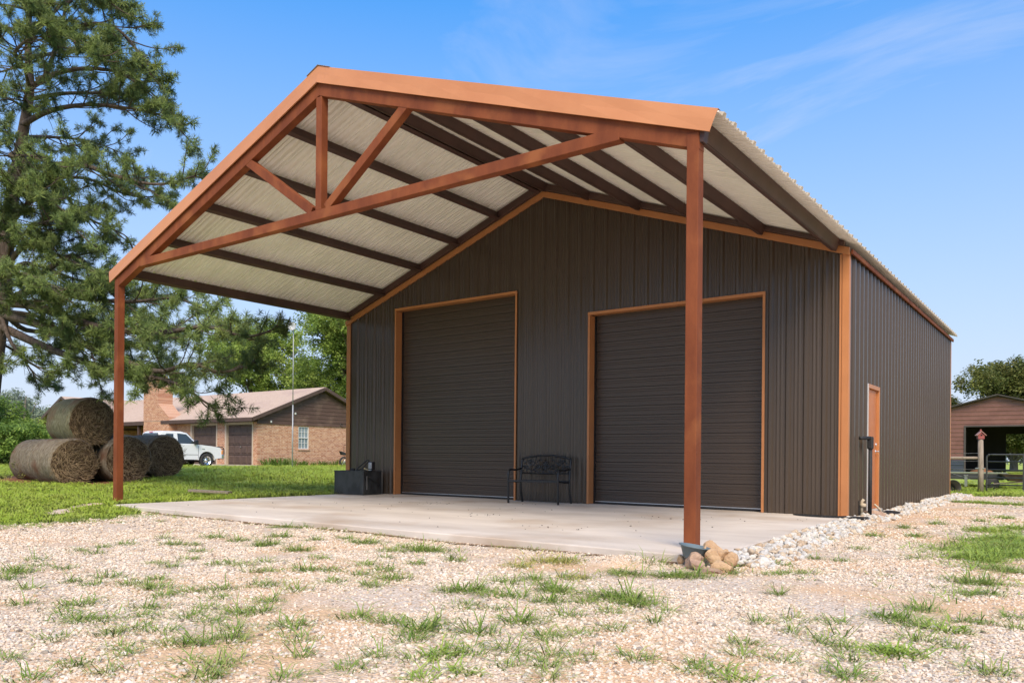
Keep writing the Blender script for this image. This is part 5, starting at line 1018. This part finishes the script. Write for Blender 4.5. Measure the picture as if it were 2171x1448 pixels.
for li, P in enumerate(PINE_LIMBS):
    pl = smooth_line([Vector(p) - o0 + rv(.03) for p in P], 5); seg = [0]
    for a, b in zip(pl, pl[1:]): seg.append(seg[-1] + (b-a).length)
    T = seg[-1]; r0 = .022 + .012*T; lm = MB().tube(pl, [max(.012, r0*(1 - .85*s/T)) for s in seg], 7)
    lm.build('limb', M['bark'], pine, smooth=True)
    def at_(s):
        for i in range(len(seg)-1):
            if seg[i+1] >= s: t = (s-seg[i])/max(1e-6, seg[i+1]-seg[i]); return pl[i].lerp(pl[i+1], t), (pl[i+1]-pl[i]).normalized()
        return pl[-1], (pl[-1]-pl[-2]).normalized()
    s = T*.30; sgn = 1
    while s < T:
        p, d = at_(s); u = s/T; sgn = -sgn
        sidev = d.cross(Vector((0,0,1))).normalized()*sgn
        dd_ = (d*.75 + sidev*rs.uniform(.3,1.0) + Vector((0,0,rs.uniform(-.35,.55))) + rv(.18)).normalized(); ln2 = (.35 + 1.15*(1-u)*min(1, T/4) + rs.uniform(0,.45))*(1 if rs.random() > .1 else .5)
        mid = p + dd_*ln2*.5 + Vector((0,0,-.05*ln2)); end = p + dd_*ln2 + Vector((0,0,rs.uniform(-.05,.22)*ln2)); sl2 = smooth_line([p, mid, end], 3); twigs.tube(sl2, [.020,.018,.016,.014,.012,.009,.007], 4, caps=False)
        n3 = max(2, int(ln2/.17))
        for k in range(n3+1):
            t = .50 + .50*k/n3; q = p.lerp(mid, t*2) if t < .5 else mid.lerp(end, t*2-1); d3 = (dd_*.8 + rv(.55) + Vector((0,0,.18))).normalized(); l3 = rs.uniform(.08,.30); e3 = q + d3*l3
            twigs.tube([q, e3], [.007,.004], 3, caps=False); put_tuft(e3, d3, .95)
            if rs.random() < .6: put_tuft(e3 + rv(.07), (d3 + Vector((0,0,.5))), .9)
        put_tuft(end, dd_, 1.1); s += rs.uniform(.13, .25)
    for k in range(3): put_tuft(pl[-1] + rv(.06), d, 1.05)
    for _ in range(int(T*1.6)):      # dead twigs left on the inner half of the limb
        p, d = at_(T*rs.uniform(.06,.55)); e3 = p + (d*.4 + rv(.6)).normalized()*rs.uniform(.2,.7); twigs.tube([p, p.lerp(e3,.5)+rv(.04), e3], [.010,.007,.004], 3, caps=False)
twigs.build('twigs', M['bark'], pine)['kind'] = 'stuff'
cr_ = scatter('needles', TP, TR, TS, TI, ptufts, pine); cr_['kind'] = 'stuff'

def leaf_clump(seed, n, rad, size, m, flat=1.):
    rs = random.Random(seed); vs = []; fs = []
    for i in range(n):
        d = Vector((rs.gauss(0,1), rs.gauss(0,1), rs.gauss(0,1)*flat)).normalized()*rad*rs.random()**.45; nrm = (d.normalized()*.6 + Vector((rs.gauss(0,.5), rs.gauss(0,.5), .7+rs.gauss(0,.4)))).normalized(); a = nrm.orthogonal().normalized(); a = Matrix.Rotation(rs.uniform(0,6.28),3,nrm) @ a; b = nrm.cross(a); s = size*rs.uniform(.7,1.3)
        k = len(vs); vs += [d - a*s, d + b*s*.55 + nrm*s*.15, d + a*s, d - b*s*.55 + nrm*s*.15]; fs += [(k,k+1,k+2),(k,k+2,k+3)]
    return proto('leaf_clump', vs, fs, m)
def leaf_mat(name, cols, tr_=.3): return rand_mat(name, cols, .55, 2, .15, .3, trans=tr_, lift=.35)
M['leaf_oak'] = leaf_mat('oak_leaves', [(.14,.20,.04),(.19,.28,.05),(.25,.35,.06),(.32,.40,.08),(.16,.24,.04)])
M['leaf_dark'] = leaf_mat('dark_elm_leaves', [(.09,.115,.03),(.12,.15,.035),(.17,.19,.045),(.21,.20,.06)])
M['leaf_bright'] = leaf_mat('bright_shrub_leaves', [(.11,.19,.03),(.17,.27,.05),(.23,.34,.06)])
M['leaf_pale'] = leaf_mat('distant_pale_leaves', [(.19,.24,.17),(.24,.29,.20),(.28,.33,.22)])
CL = {k: proto_collection('clumps_' + k, [leaf_clump(s+i*9, 46, .42, .085, M[k]) for s in range(4)]) for i, k in enumerate(('leaf_oak','leaf_dark','leaf_bright','leaf_pale'))}
def leafy(name, label, cat, base, height, lobes, n, kind, tr_r=.25, seed=1, group=None, cs=(.8,1.4), bark='bark2'):
    """lobes: (dx, dy, z, rx, ry, rz) in metres from the foot"""
    rs = np.random.default_rng(seed); t = thing(name, label, cat, base, 0, group); vol = np.array([l[3]*l[4]*l[5] for l in lobes])**.8; ks = rs.choice(len(lobes), n, p=vol/vol.sum())
    d = rs.normal(size=(n,3)); d /= np.linalg.norm(d, axis=1)[:,None]; rr = rs.random(n)**.38; off = rs.uniform(0, 50, 3)
    Lb = np.array(lobes); P = Lb[ks,:3] + d*rr[:,None]*Lb[ks,3:6]
    keep = np.array([mnoise.noise(Vector(p*.85+off)) > -.16 + .15*(r_-.8) for p, r_ in zip(P, rr)]); keep &= P[:,2] > .15; P = P[keep]; n = len(P)
    s = rs.uniform(cs[0], cs[1], n); rot = rs.uniform(-.5, .5, (n,3)); rot[:,2] = rs.uniform(0, 6.28, n)
    scatter('crown', P, rot, np.stack([s,s,s*.85],1), rs.integers(0,4,n), CL[kind], t)['kind'] = 'stuff'
    if tr_r > 0:
        mb = MB(); top_ = height*.62; r2 = random.Random(seed); tl_ = [Vector((0,0,-.3)), Vector((r2.uniform(-.2,.2),r2.uniform(-.2,.2),top_*.4)), Vector((r2.uniform(-.4,.4),r2.uniform(-.4,.4),top_)), Vector((r2.uniform(-.5,.5),r2.uniform(-.5,.5),height*.86))]; ln_ = arc(tl_, 4); mb.tube(ln_, [tr_r*(1.25 if i == 0 else 1)*(1-.9*i/(len(ln_)-1)) + .02 for i in range(len(ln_))], 9)
        mb.build('trunk', M[bark], t, smooth=True); lb = MB()
        for l in lobes:
            c = Vector(l[:3]); a = ln_[min(len(ln_)-2, max(2, int(len(ln_)*min(.8, (c.z*.6)/height))))]; mid = a.lerp(c, .5) + Vector((r2.uniform(-.3,.3), r2.uniform(-.3,.3), -.2)); lb.tube(arc([a, mid, c], 4), [tr_r*.42*(1-.8*i/8)+.015 for i in range(9)], 6)
            for _ in range(5): e_ = c + Vector((r2.gauss(0,.5)*l[3], r2.gauss(0,.5)*l[4], r2.gauss(0,.5)*l[5])); lb.tube([mid.lerp(c, r2.random()), e_], [tr_r*.16+.01, .01], 5, caps=False)
        lb.build('branches', M[bark], t, smooth=True)
    return t
def lobes_ball(h, r_, k, seed, z0=.3, squash=.75):
    rs = random.Random(seed); out = []
    for i in range(k):
        a = i*2.4 + rs.uniform(-.4,.4); q = r_*.62*math.sqrt((i+.4)/k); zz = h*(z0 + (1-z0)*rs.uniform(.18,.84)); out.append((q*math.cos(a), q*math.sin(a), zz, r_*rs.uniform(.36,.54), r_*rs.uniform(.36,.54), r_*squash*rs.uniform(.32,.5)))
    out.append((0,0,h*.84,r_*.45,r_*.45,h*.15)); return out
def gzf(x, y): return float(gz(x, y)) - .1
for nm, lb, (x, y), h, r_, n, kd, tr_, sd, gp in (
    ('oak_tree','broad bright green oak spreading over the gable of the brick house',(-32.2,29.6),12.6,6.6,2600,'leaf_oak',.42,3,'leafy trees around the place'),
    ('oak_tree','taller loose oak behind the ridge of the brick house',(-41.5,27.5),12.4,5.6,1500,'leaf_oak',.36,4,'leafy trees around the place'),
    ('elm_tree','dense dark green tree standing behind the open red shed',(9.6,58.0),8.9,4.4,2600,'leaf_dark',.30,5,'leafy trees around the place'),
    ('elm_tree','dark tree at the right edge beyond the open shed',(15.5,61.0),8.4,4.2,1500,'leaf_dark',.28,6,'leafy trees around the place'),
    ('elm_tree','low dark tree seen through the back opening of the shed',(10.9,66.0),5.6,3.6,900,'leaf_dark',.25,7,'leafy trees around the place'),
    ('elm_tree','small dark tree just past the far corner of the shop',(4.6,60.0),6.4,2.6,600,'leaf_dark',.2,8,'leafy trees around the place'),
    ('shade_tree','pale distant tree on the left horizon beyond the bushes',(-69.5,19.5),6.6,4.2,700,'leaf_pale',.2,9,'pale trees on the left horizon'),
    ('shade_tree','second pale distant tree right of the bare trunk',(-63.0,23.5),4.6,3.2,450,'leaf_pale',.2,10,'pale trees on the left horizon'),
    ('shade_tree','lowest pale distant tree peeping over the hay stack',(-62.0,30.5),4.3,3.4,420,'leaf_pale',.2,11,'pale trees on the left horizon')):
    leafy(nm, lb, 'tree', (x, y, gzf(x, y)), h, lobes_ball(h, r_, 13, sd, .30 if nm != 'elm_tree' else .16), n, kd, tr_, sd, gp, (.8,1.5) if kd != 'leaf_pale' else (1.,1.7))
# bare dead trunk
dt = thing('dead_tree', 'thin bare dead tree with broken limbs on the left horizon', 'tree', (-62.4, 17.6, 0))
MB().tube([(0,0,0),(.05,0,2.6),(-.05,.1,5.0),(.1,.1,5.9)], [.2,.16,.11,.03], 8).build('trunk', M['bark2'], dt, smooth=True)
MB().tube([(.0,0,3.6),(.8,.4,4.6),(1.1,.6,5.4)], [.07,.05,.015], 6).tube([(0,0,4.3),(-.7,-.3,5.0),(-.9,-.3,5.6)], [.06,.04,.012], 6).tube([(0,0,3.0),(-.9,-.5,3.7)], [.06,.02], 6).build('branches', M['bark2'], dt, smooth=True)
# shrubs at the left edge
for i, (lb, x, y, h, r_, n, kd) in enumerate((
    ('bright green bush at the left edge behind the hay bales',-27.6,3.4,1.9,2.6,650,'leaf_bright'),('rounded green bush farther left behind the bales',-31.5,2.2,2.5,2.4,600,'leaf_oak'),
    ('tall leafy thicket at the far left edge',-37.0,5.0,4.6,3.0,900,'leaf_bright'),('green bush between the thicket and the top bale',-33.5,8.6,2.6,2.6,600,'leaf_bright'),('dark bush low under the thicket',-34.0,4.6,1.7,2.0,400,'leaf_oak'),('far green thicket behind the hay stack',-41.0,10.0,3.0,3.4,700,'leaf_oak'))):
    leafy('shrub', lb, 'bush', (x, y, gzf(x, y)), h, lobes_ball(h, r_, 8, 40+i, .05, .7), n, kd, .06, 50+i, 'bushes at the left edge', (.55,1.0))
# far tree line closing the horizon
rsn = np.random.default_rng(17); n = 5200; ang_ = rsn.uniform(R(-30), R(240), n); dist = rsn.uniform(150, 190, n); hh = 5.5 + 2.5*np.sin(ang_*23) + 1.5*np.sin(ang_*57+1); P = np.stack([np.cos(ang_)*dist, np.sin(ang_)*dist, rsn.random(n)**.8*hh + .5], 1); s = rsn.uniform(2.2, 4.2, n)
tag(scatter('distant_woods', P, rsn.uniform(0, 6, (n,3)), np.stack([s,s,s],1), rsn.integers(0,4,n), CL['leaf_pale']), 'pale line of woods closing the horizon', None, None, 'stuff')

# ------------------------------------------------------------------ grass, weeds, plants, pebbles
def clump_proto(seed, n, h, spread, m, wid=.004, lean=.6, nm='grass_clump'):
    rs = random.Random(seed); vs = []; fs = []
    for i in range(n):
        a = rs.uniform(0,6.283); q = spread*math.sqrt(rs.random()); p = Vector((q*math.cos(a), q*math.sin(a), 0)); a2 = a + rs.gauss(0,.9); hh = h*rs.uniform(.5,1.15); ln_ = lean*rs.uniform(.3,1.3)*hh; d = Vector((math.cos(a2), math.sin(a2), 0)); sd = Vector((-d.y, d.x, 0)); sd = (Matrix.Rotation(rs.uniform(-1,1),3,'Z') @ sd)*wid
        k = len(vs); m1 = p + d*ln_*.35 + Vector((0,0,hh*.6)); e_ = p + d*ln_ + Vector((0,0,hh*(1-.25*lean))); vs += [p-sd, p+sd, m1+sd*.8, m1-sd*.8, e_]; fs += [(k,k+1,k+2,k+3),(k+3,k+2,k+4)]
    return proto(nm, vs, fs, m)
M['grass'] = rand_mat('lawn_blades', [(.31,.46,.05),(.38,.54,.065),(.45,.59,.085),(.50,.59,.14),(.34,.49,.055)], .6, 3, .15, .2, trans=.2, lift=.9)
M['weed'] = rand_mat('gravel_weeds', [(.16,.26,.05),(.21,.32,.06),(.28,.38,.08),(.40,.41,.16)], .6, 3, .15, .2, trans=.2, lift=.6)
M['weed_y'] = rand_mat('yellow_weeds', [(.44,.42,.10),(.52,.48,.14),(.36,.39,.10),(.46,.35,.18)], .6, 3, .15, .2, trans=.2, lift=.6)
M['weed_b'] = rand_mat('bright_weeds', [(.25,.37,.06),(.31,.44,.07),(.38,.48,.10)], .6, 3, .15, .2, trans=.2, lift=.6)
lawn_c = proto_collection('lawn_clumps', [clump_proto(s, 22, .095, .09, M['grass'], .0048, .7) for s in range(5)])
# lawn blades, thinner with distance
n0 = 900000; P = np.stack([rng.uniform(-46, 22, n0), rng.uniform(-13, 44, n0)], 1); z, u = depth_side(P)
onhouse = ((P[:,0] > -46) & (P[:,0] < -22.4) & (P[:,1] > 11.7)) | ((P[:,0] > -30) & (P[:,0] < -22.5) & (P[:,1] > 6.4))
inb = (P[:,0] > -.05) & (P[:,0] < W+.35) & (P[:,1] > -.05) & (P[:,1] < L+.1); onslab = (P[:,0] > .70) & (P[:,0] < 11.6) & (P[:,1] > -6.05) & (P[:,1] <= 0)
dens = np.clip(15000/np.maximum(z,8)**2, 3, 75)
hid = (z > 20.5) & (P[:,0] > .5) & (P[:,0] < 10.2)       # behind the shop, never in sight
ok = (z > 8) & (np.abs(u) < .80) & ~onhouse & ~inb & ~onslab & ~on_gravel(P[:,0], P[:,1]) & ~hid & (rng.random(n0)*n0/(68*57) < dens)
pt = np.array([bool(a) for a in on_patch(P[:,0], P[:,1])]) & (rng.random(n0) < .93); bs = ((P[:,0]+8.9)**2/2.7**2 + (P[:,1]+2.3)**2/1.8**2 < 1) & (rng.random(n0) < .9)
P = P[ok & ~pt & ~bs]; n = len(P); z, u = depth_side(P)
patch = np.array([mnoise.noise(Vector((p[0]*.5, p[1]*.5, 3))) for p in P]); s = (1 + .35*patch)*rng.uniform(.7,1.35,n)*np.clip(z/18, .9, 1.5); rot = rng.uniform(-.15,.15,(n,3)); rot[:,2] = rng.uniform(0,6.28,n)
tag(scatter('grass', np.stack([P[:,0],P[:,1],gz(P[:,0],P[:,1])-.012],1), rot, np.stack([s*1.15,s*1.15,s],1), rng.integers(0,5,n), lawn_c), 'uncut bright green lawn grass', None, None, 'stuff')
print('lawn clumps', n)
# weeds in the gravel, patch by patch
kinds = [clump_proto(70+s, 7, .07, .085, M['weed'], .0026, 1.9, 'weed_clump') for s in range(3)] + [clump_proto(80+s, 7, .08, .08, M['weed_b'], .0036, 1.6, 'weed_clump') for s in range(3)] + [clump_proto(90+s, 8, .045, .09, M['weed_y'], .0028, 1.7, 'weed_clump') for s in range(3)] + [clump_proto(95+s, 6, .15, .04, M['weed'], .0028, 1.1, 'weed_clump') for s in range(2)]
for i, o in enumerate(kinds): o.name = 'weed_clump_%02d' % i
weed_c = proto_collection('weed_kinds', kinds)
wp, wr, ws, wi = [], [], [], []
def weed(x, y, s, k): wp.append((x, y, float(gz(x, y)) + .003)); wr.append((rng.uniform(-.2,.2), rng.uniform(-.2,.2), rng.uniform(0,6.28))); ws.append((s*1.1,s*1.1,s*rng.uniform(.35,.85))); wi.append(k)
for x, y, r_, k in WEEDS:
    r_ *= 1.3; n = int(8 + 800*r_*r_ + 60*r_)
    for _ in range(n):
        a = rng.uniform(0,6.28); q = r_*abs(rng.normal(0,.5)); xx, yy = x + q*math.cos(a)*1.0, y + q*math.sin(a)*.9
        if -6.07 < yy < 0 and .85 < xx < 11.57: continue
        kk = (3 if k == 1 else 6 if k == 2 else 0) + int(rng.integers(0,3)); 
        if k == 0 and rng.random() < .12: kk = 9 + int(rng.integers(0,2))
        if k == 2 and rng.random() < .25: kk = int(rng.integers(0,3))
        weed(xx, yy, rng.uniform(.5,1.3)*(.85 + .5*min(1, r_/.3)), kk)
for _ in range(620):      # strays
    x, y = rng.uniform(3, 22), rng.uniform(-11, 12)
    if on_gravel(x, y) and not (-6.1 < y < 11.5 and x < 12.2): weed(x, y, rng.uniform(.3,.75), int(rng.integers(0,9)))
for _ in range(1500):      # the thick patch at the right edge
    a = rng.uniform(0,6.28); q = abs(rng.normal(0,.5)); x, y = 13.55 + .75*q*math.cos(a) + .15*q*math.sin(a), -2.6 + 3.6*q*math.sin(a)
    if mnoise.noise(Vector((x*1.1, y*.7, 4))) > -.12: weed(x, y, rng.uniform(.8,1.5), int(rng.choice([0,1,2,3,4,5,3,4,5,9])))
for _ in range(300):      # along the slab front edge
    x = rng.uniform(2.2, 11.2); y = -6.0 - .007*(x-.86) - .02 - abs(rng.normal(0,.10))
    if mnoise.noise(Vector((x*1.4, 5, 0))) > -.05: weed(x, y, rng.uniform(.45,1.0), int(rng.choice([0,1,2,7,8,9])))
for _ in range(420):      # ragged edge where lawn gives way to gravel, left of the slab
    t = rng.random(); a, b = (2.2,-6.2), (3.2,-8.9); x, y = a[0]+(b[0]-a[0])*t + rng.normal(.1,.35), a[1]+(b[1]-a[1])*t + rng.normal(0,.2); weed(x, y, rng.uniform(.6,1.1), int(rng.integers(0,6)))
for _ in range(900):      # thickening towards the gate and the far right
    x, y = rng.uniform(12.3, 20), rng.uniform(4, 12.5)
    if rng.random() < sstep(2, 13, y) and x > 12.2: weed(x, y, rng.uniform(.6,1.3), int(rng.integers(0,6)))
tag(scatter('weeds', wp, wr, ws, wi, weed_c), 'low weeds and crabgrass growing through the gravel', None, None, 'stuff'); print('weeds', len(wp))
# planting along the house gable: single clumps of strappy leaves
M['lily'] = rand_mat('lily_leaves', [(.10,.17,.03),(.14,.22,.04),(.18,.27,.06)], .5, 3, .15, .4, trans=.3)
pl_me = []
for s in range(3):
    o = clump_proto(200+s, 60, .62, .28, M['lily'], .022, .75, 'plant'); pl_me.append(o.data)
y = 13.9; k = 0
while y < 20.2:
    o = bpy.data.objects.new('plant', pl_me[k % 3]); COL.objects.link(o); o.location = (GX + .45 + .2*math.sin(k*2.1), y, gzf(-22, y)+.08); o.rotation_euler = (0,0,k*1.3); sc_ = 1.05 if k < 4 else .72 + .12*math.sin(k*3); o.scale = (sc_,)*3
    tag(o, 'tall strappy green plant at the garage end of the brick gable' if k < 4 else 'low green plant in the row under the gable window' if y < 17.6 else 'low green plant near the motorcycle at the gable foot', 'plant', 'plants along the brick gable wall'); y += .52; k += 1
sc_w = [(-8.95,-3.9,.55),(-.85,-3.45,.30),(1.2,-1.6,.0)]
for i, (x, y, s) in enumerate(sc_w[:2]):
    lb = ('dark leafy weed growing against the front left bale','bright yellow green weed beside the plank in the lawn')[i]
    leafy('weed_plant', lb, 'weed', (x, y, float(gz(x,y))), .5, [(0,0,s*.55,s,s,s*.6)], 26, 'leaf_dark' if i == 0 else 'leaf_bright', 0, 90+i, None, (.28*s+.12,.36*s+.14))
# pebbles lying proud of the gravel near the camera
M['pebble'] = rand_mat('pea_gravel_stones', [(.60,.47,.33),(.69,.58,.46),(.46,.32,.20),(.74,.65,.54),(.62,.50,.37),(.24,.20,.16),(.76,.68,.58),(.64,.53,.41),(.50,.46,.40)], .85, 1.5, .15, .25)
def pebble(seed):
    rs = random.Random(seed); bm = bmesh.new(); bmesh.ops.create_icosphere(bm, subdivisions=1, radius=1); off = Vector((seed*3.1, 2, 1)); fl = rs.uniform(.5,.75); el = rs.uniform(.65,.95)
    for v in bm.verts: p = v.co*(1 + .42*mnoise.noise(v.co*1.2+off)); v.co = Vector((p.x, p.y*el, p.z*fl))
    me = bpy.data.meshes.new('pebble'); bm.to_mesh(me); bm.free(); me.materials.append(M['pebble']); return bpy.data.objects.new('pebble', me)
peb_c = proto_collection('pebble_kinds', [pebble(s) for s in range(8)])
PP = []
for zmin, zmax, d_, rlo, rhi in ((1.5, 6.2, 2600, .005, .0125), (6.2, 9.5, 1300, .007, .0145), (9.5, 15, 300, .012, .020), (15, 30, 60, .014, .024)):
    area = (22+4)*(14+13); n = int(area*d_); P = np.stack([rng.uniform(-4, 22, n), rng.uniform(-13, 14, n)], 1); z, u = depth_side(P)
    ok = (z > zmin) & (z <= zmax) & (np.abs(u) < .80); P = P[ok]; ok = on_gravel(P[:,0], P[:,1]) & ~((P[:,1] > -6.03) & (P[:,0] > .8) & (P[:,0] < 11.59) & (P[:,1] < .1)) & ~((P[:,0] < W+.1) & (P[:,1] > 0) & (P[:,1] < L)); P = P[ok]
    sand = np.array([mnoise.noise(Vector((p[0]*.8, p[1]*.8, 7))) + .5*mnoise.noise(Vector((p[0]*2.3, p[1]*2.3, 2))) for p in P]); P = P[rng.random(len(P)) > np.clip((sand-.05)*3.0, 0, .85)]
    r_ = rng.uniform(rlo, rhi, len(P))*np.where(rng.random(len(P)) < .04, 1.7, 1); PP.append(np.column_stack([P, r_]))
PP = np.concatenate(PP); n = len(PP); rot = rng.uniform(-.5,.5,(n,3)); rot[:,2] = rng.uniform(0,6.28,n)
tag(scatter('pebbles', np.column_stack([PP[:,:2], gz(PP[:,0],PP[:,1]) + .004 + PP[:,2]*.22]), rot, np.repeat(PP[:,2:],3,1), rng.integers(0,8,n), peb_c), 'pinkish tan pea gravel stones', None, None, 'stuff'); print('pebbles', n)
# scattered white crumbs spilled from the stone strip, low heap of fine gravel at the post
hp = np.random.default_rng(3); n = 900; a = hp.uniform(0,6.28,n); q = np.sqrt(hp.random(n)); hx, hy = 10.95 + .42*q*np.cos(a), -6.42 + .26*q*np.sin(a); r_ = hp.uniform(.006,.013,n)
tag(scatter('gravel_heap', np.column_stack([hx, hy, gz(hx,hy) + .07*(1-q**2) + .004]), hp.uniform(0,6,(n,3)), np.repeat(r_[:,None],3,1), hp.integers(0,8,n), peb_c), 'low pale heap of fine gravel at the slab edge', None, None, 'stuff')
mb = MB(); nr, na_ = 8, 28; vs = []; fs = []
for i in range(nr+1):
    for j in range(na_): q = i/nr; a = 2*math.pi*j/na_; x, y = 10.95+.46*q*math.cos(a), -6.42+.29*q*math.sin(a); vs.append((x, y, float(gz(x,y)) + .07*(1-q*q) - .004*q))
for i in range(nr):
    for j in range(na_): fs.append((i*na_+j, (i+1)*na_+j, (i+1)*na_+(j+1) % na_, i*na_+(j+1) % na_))
o = mb.add(vs, fs).build('gravel_mound', M['gravel'], smooth=True); o['kind'] = 'structure'
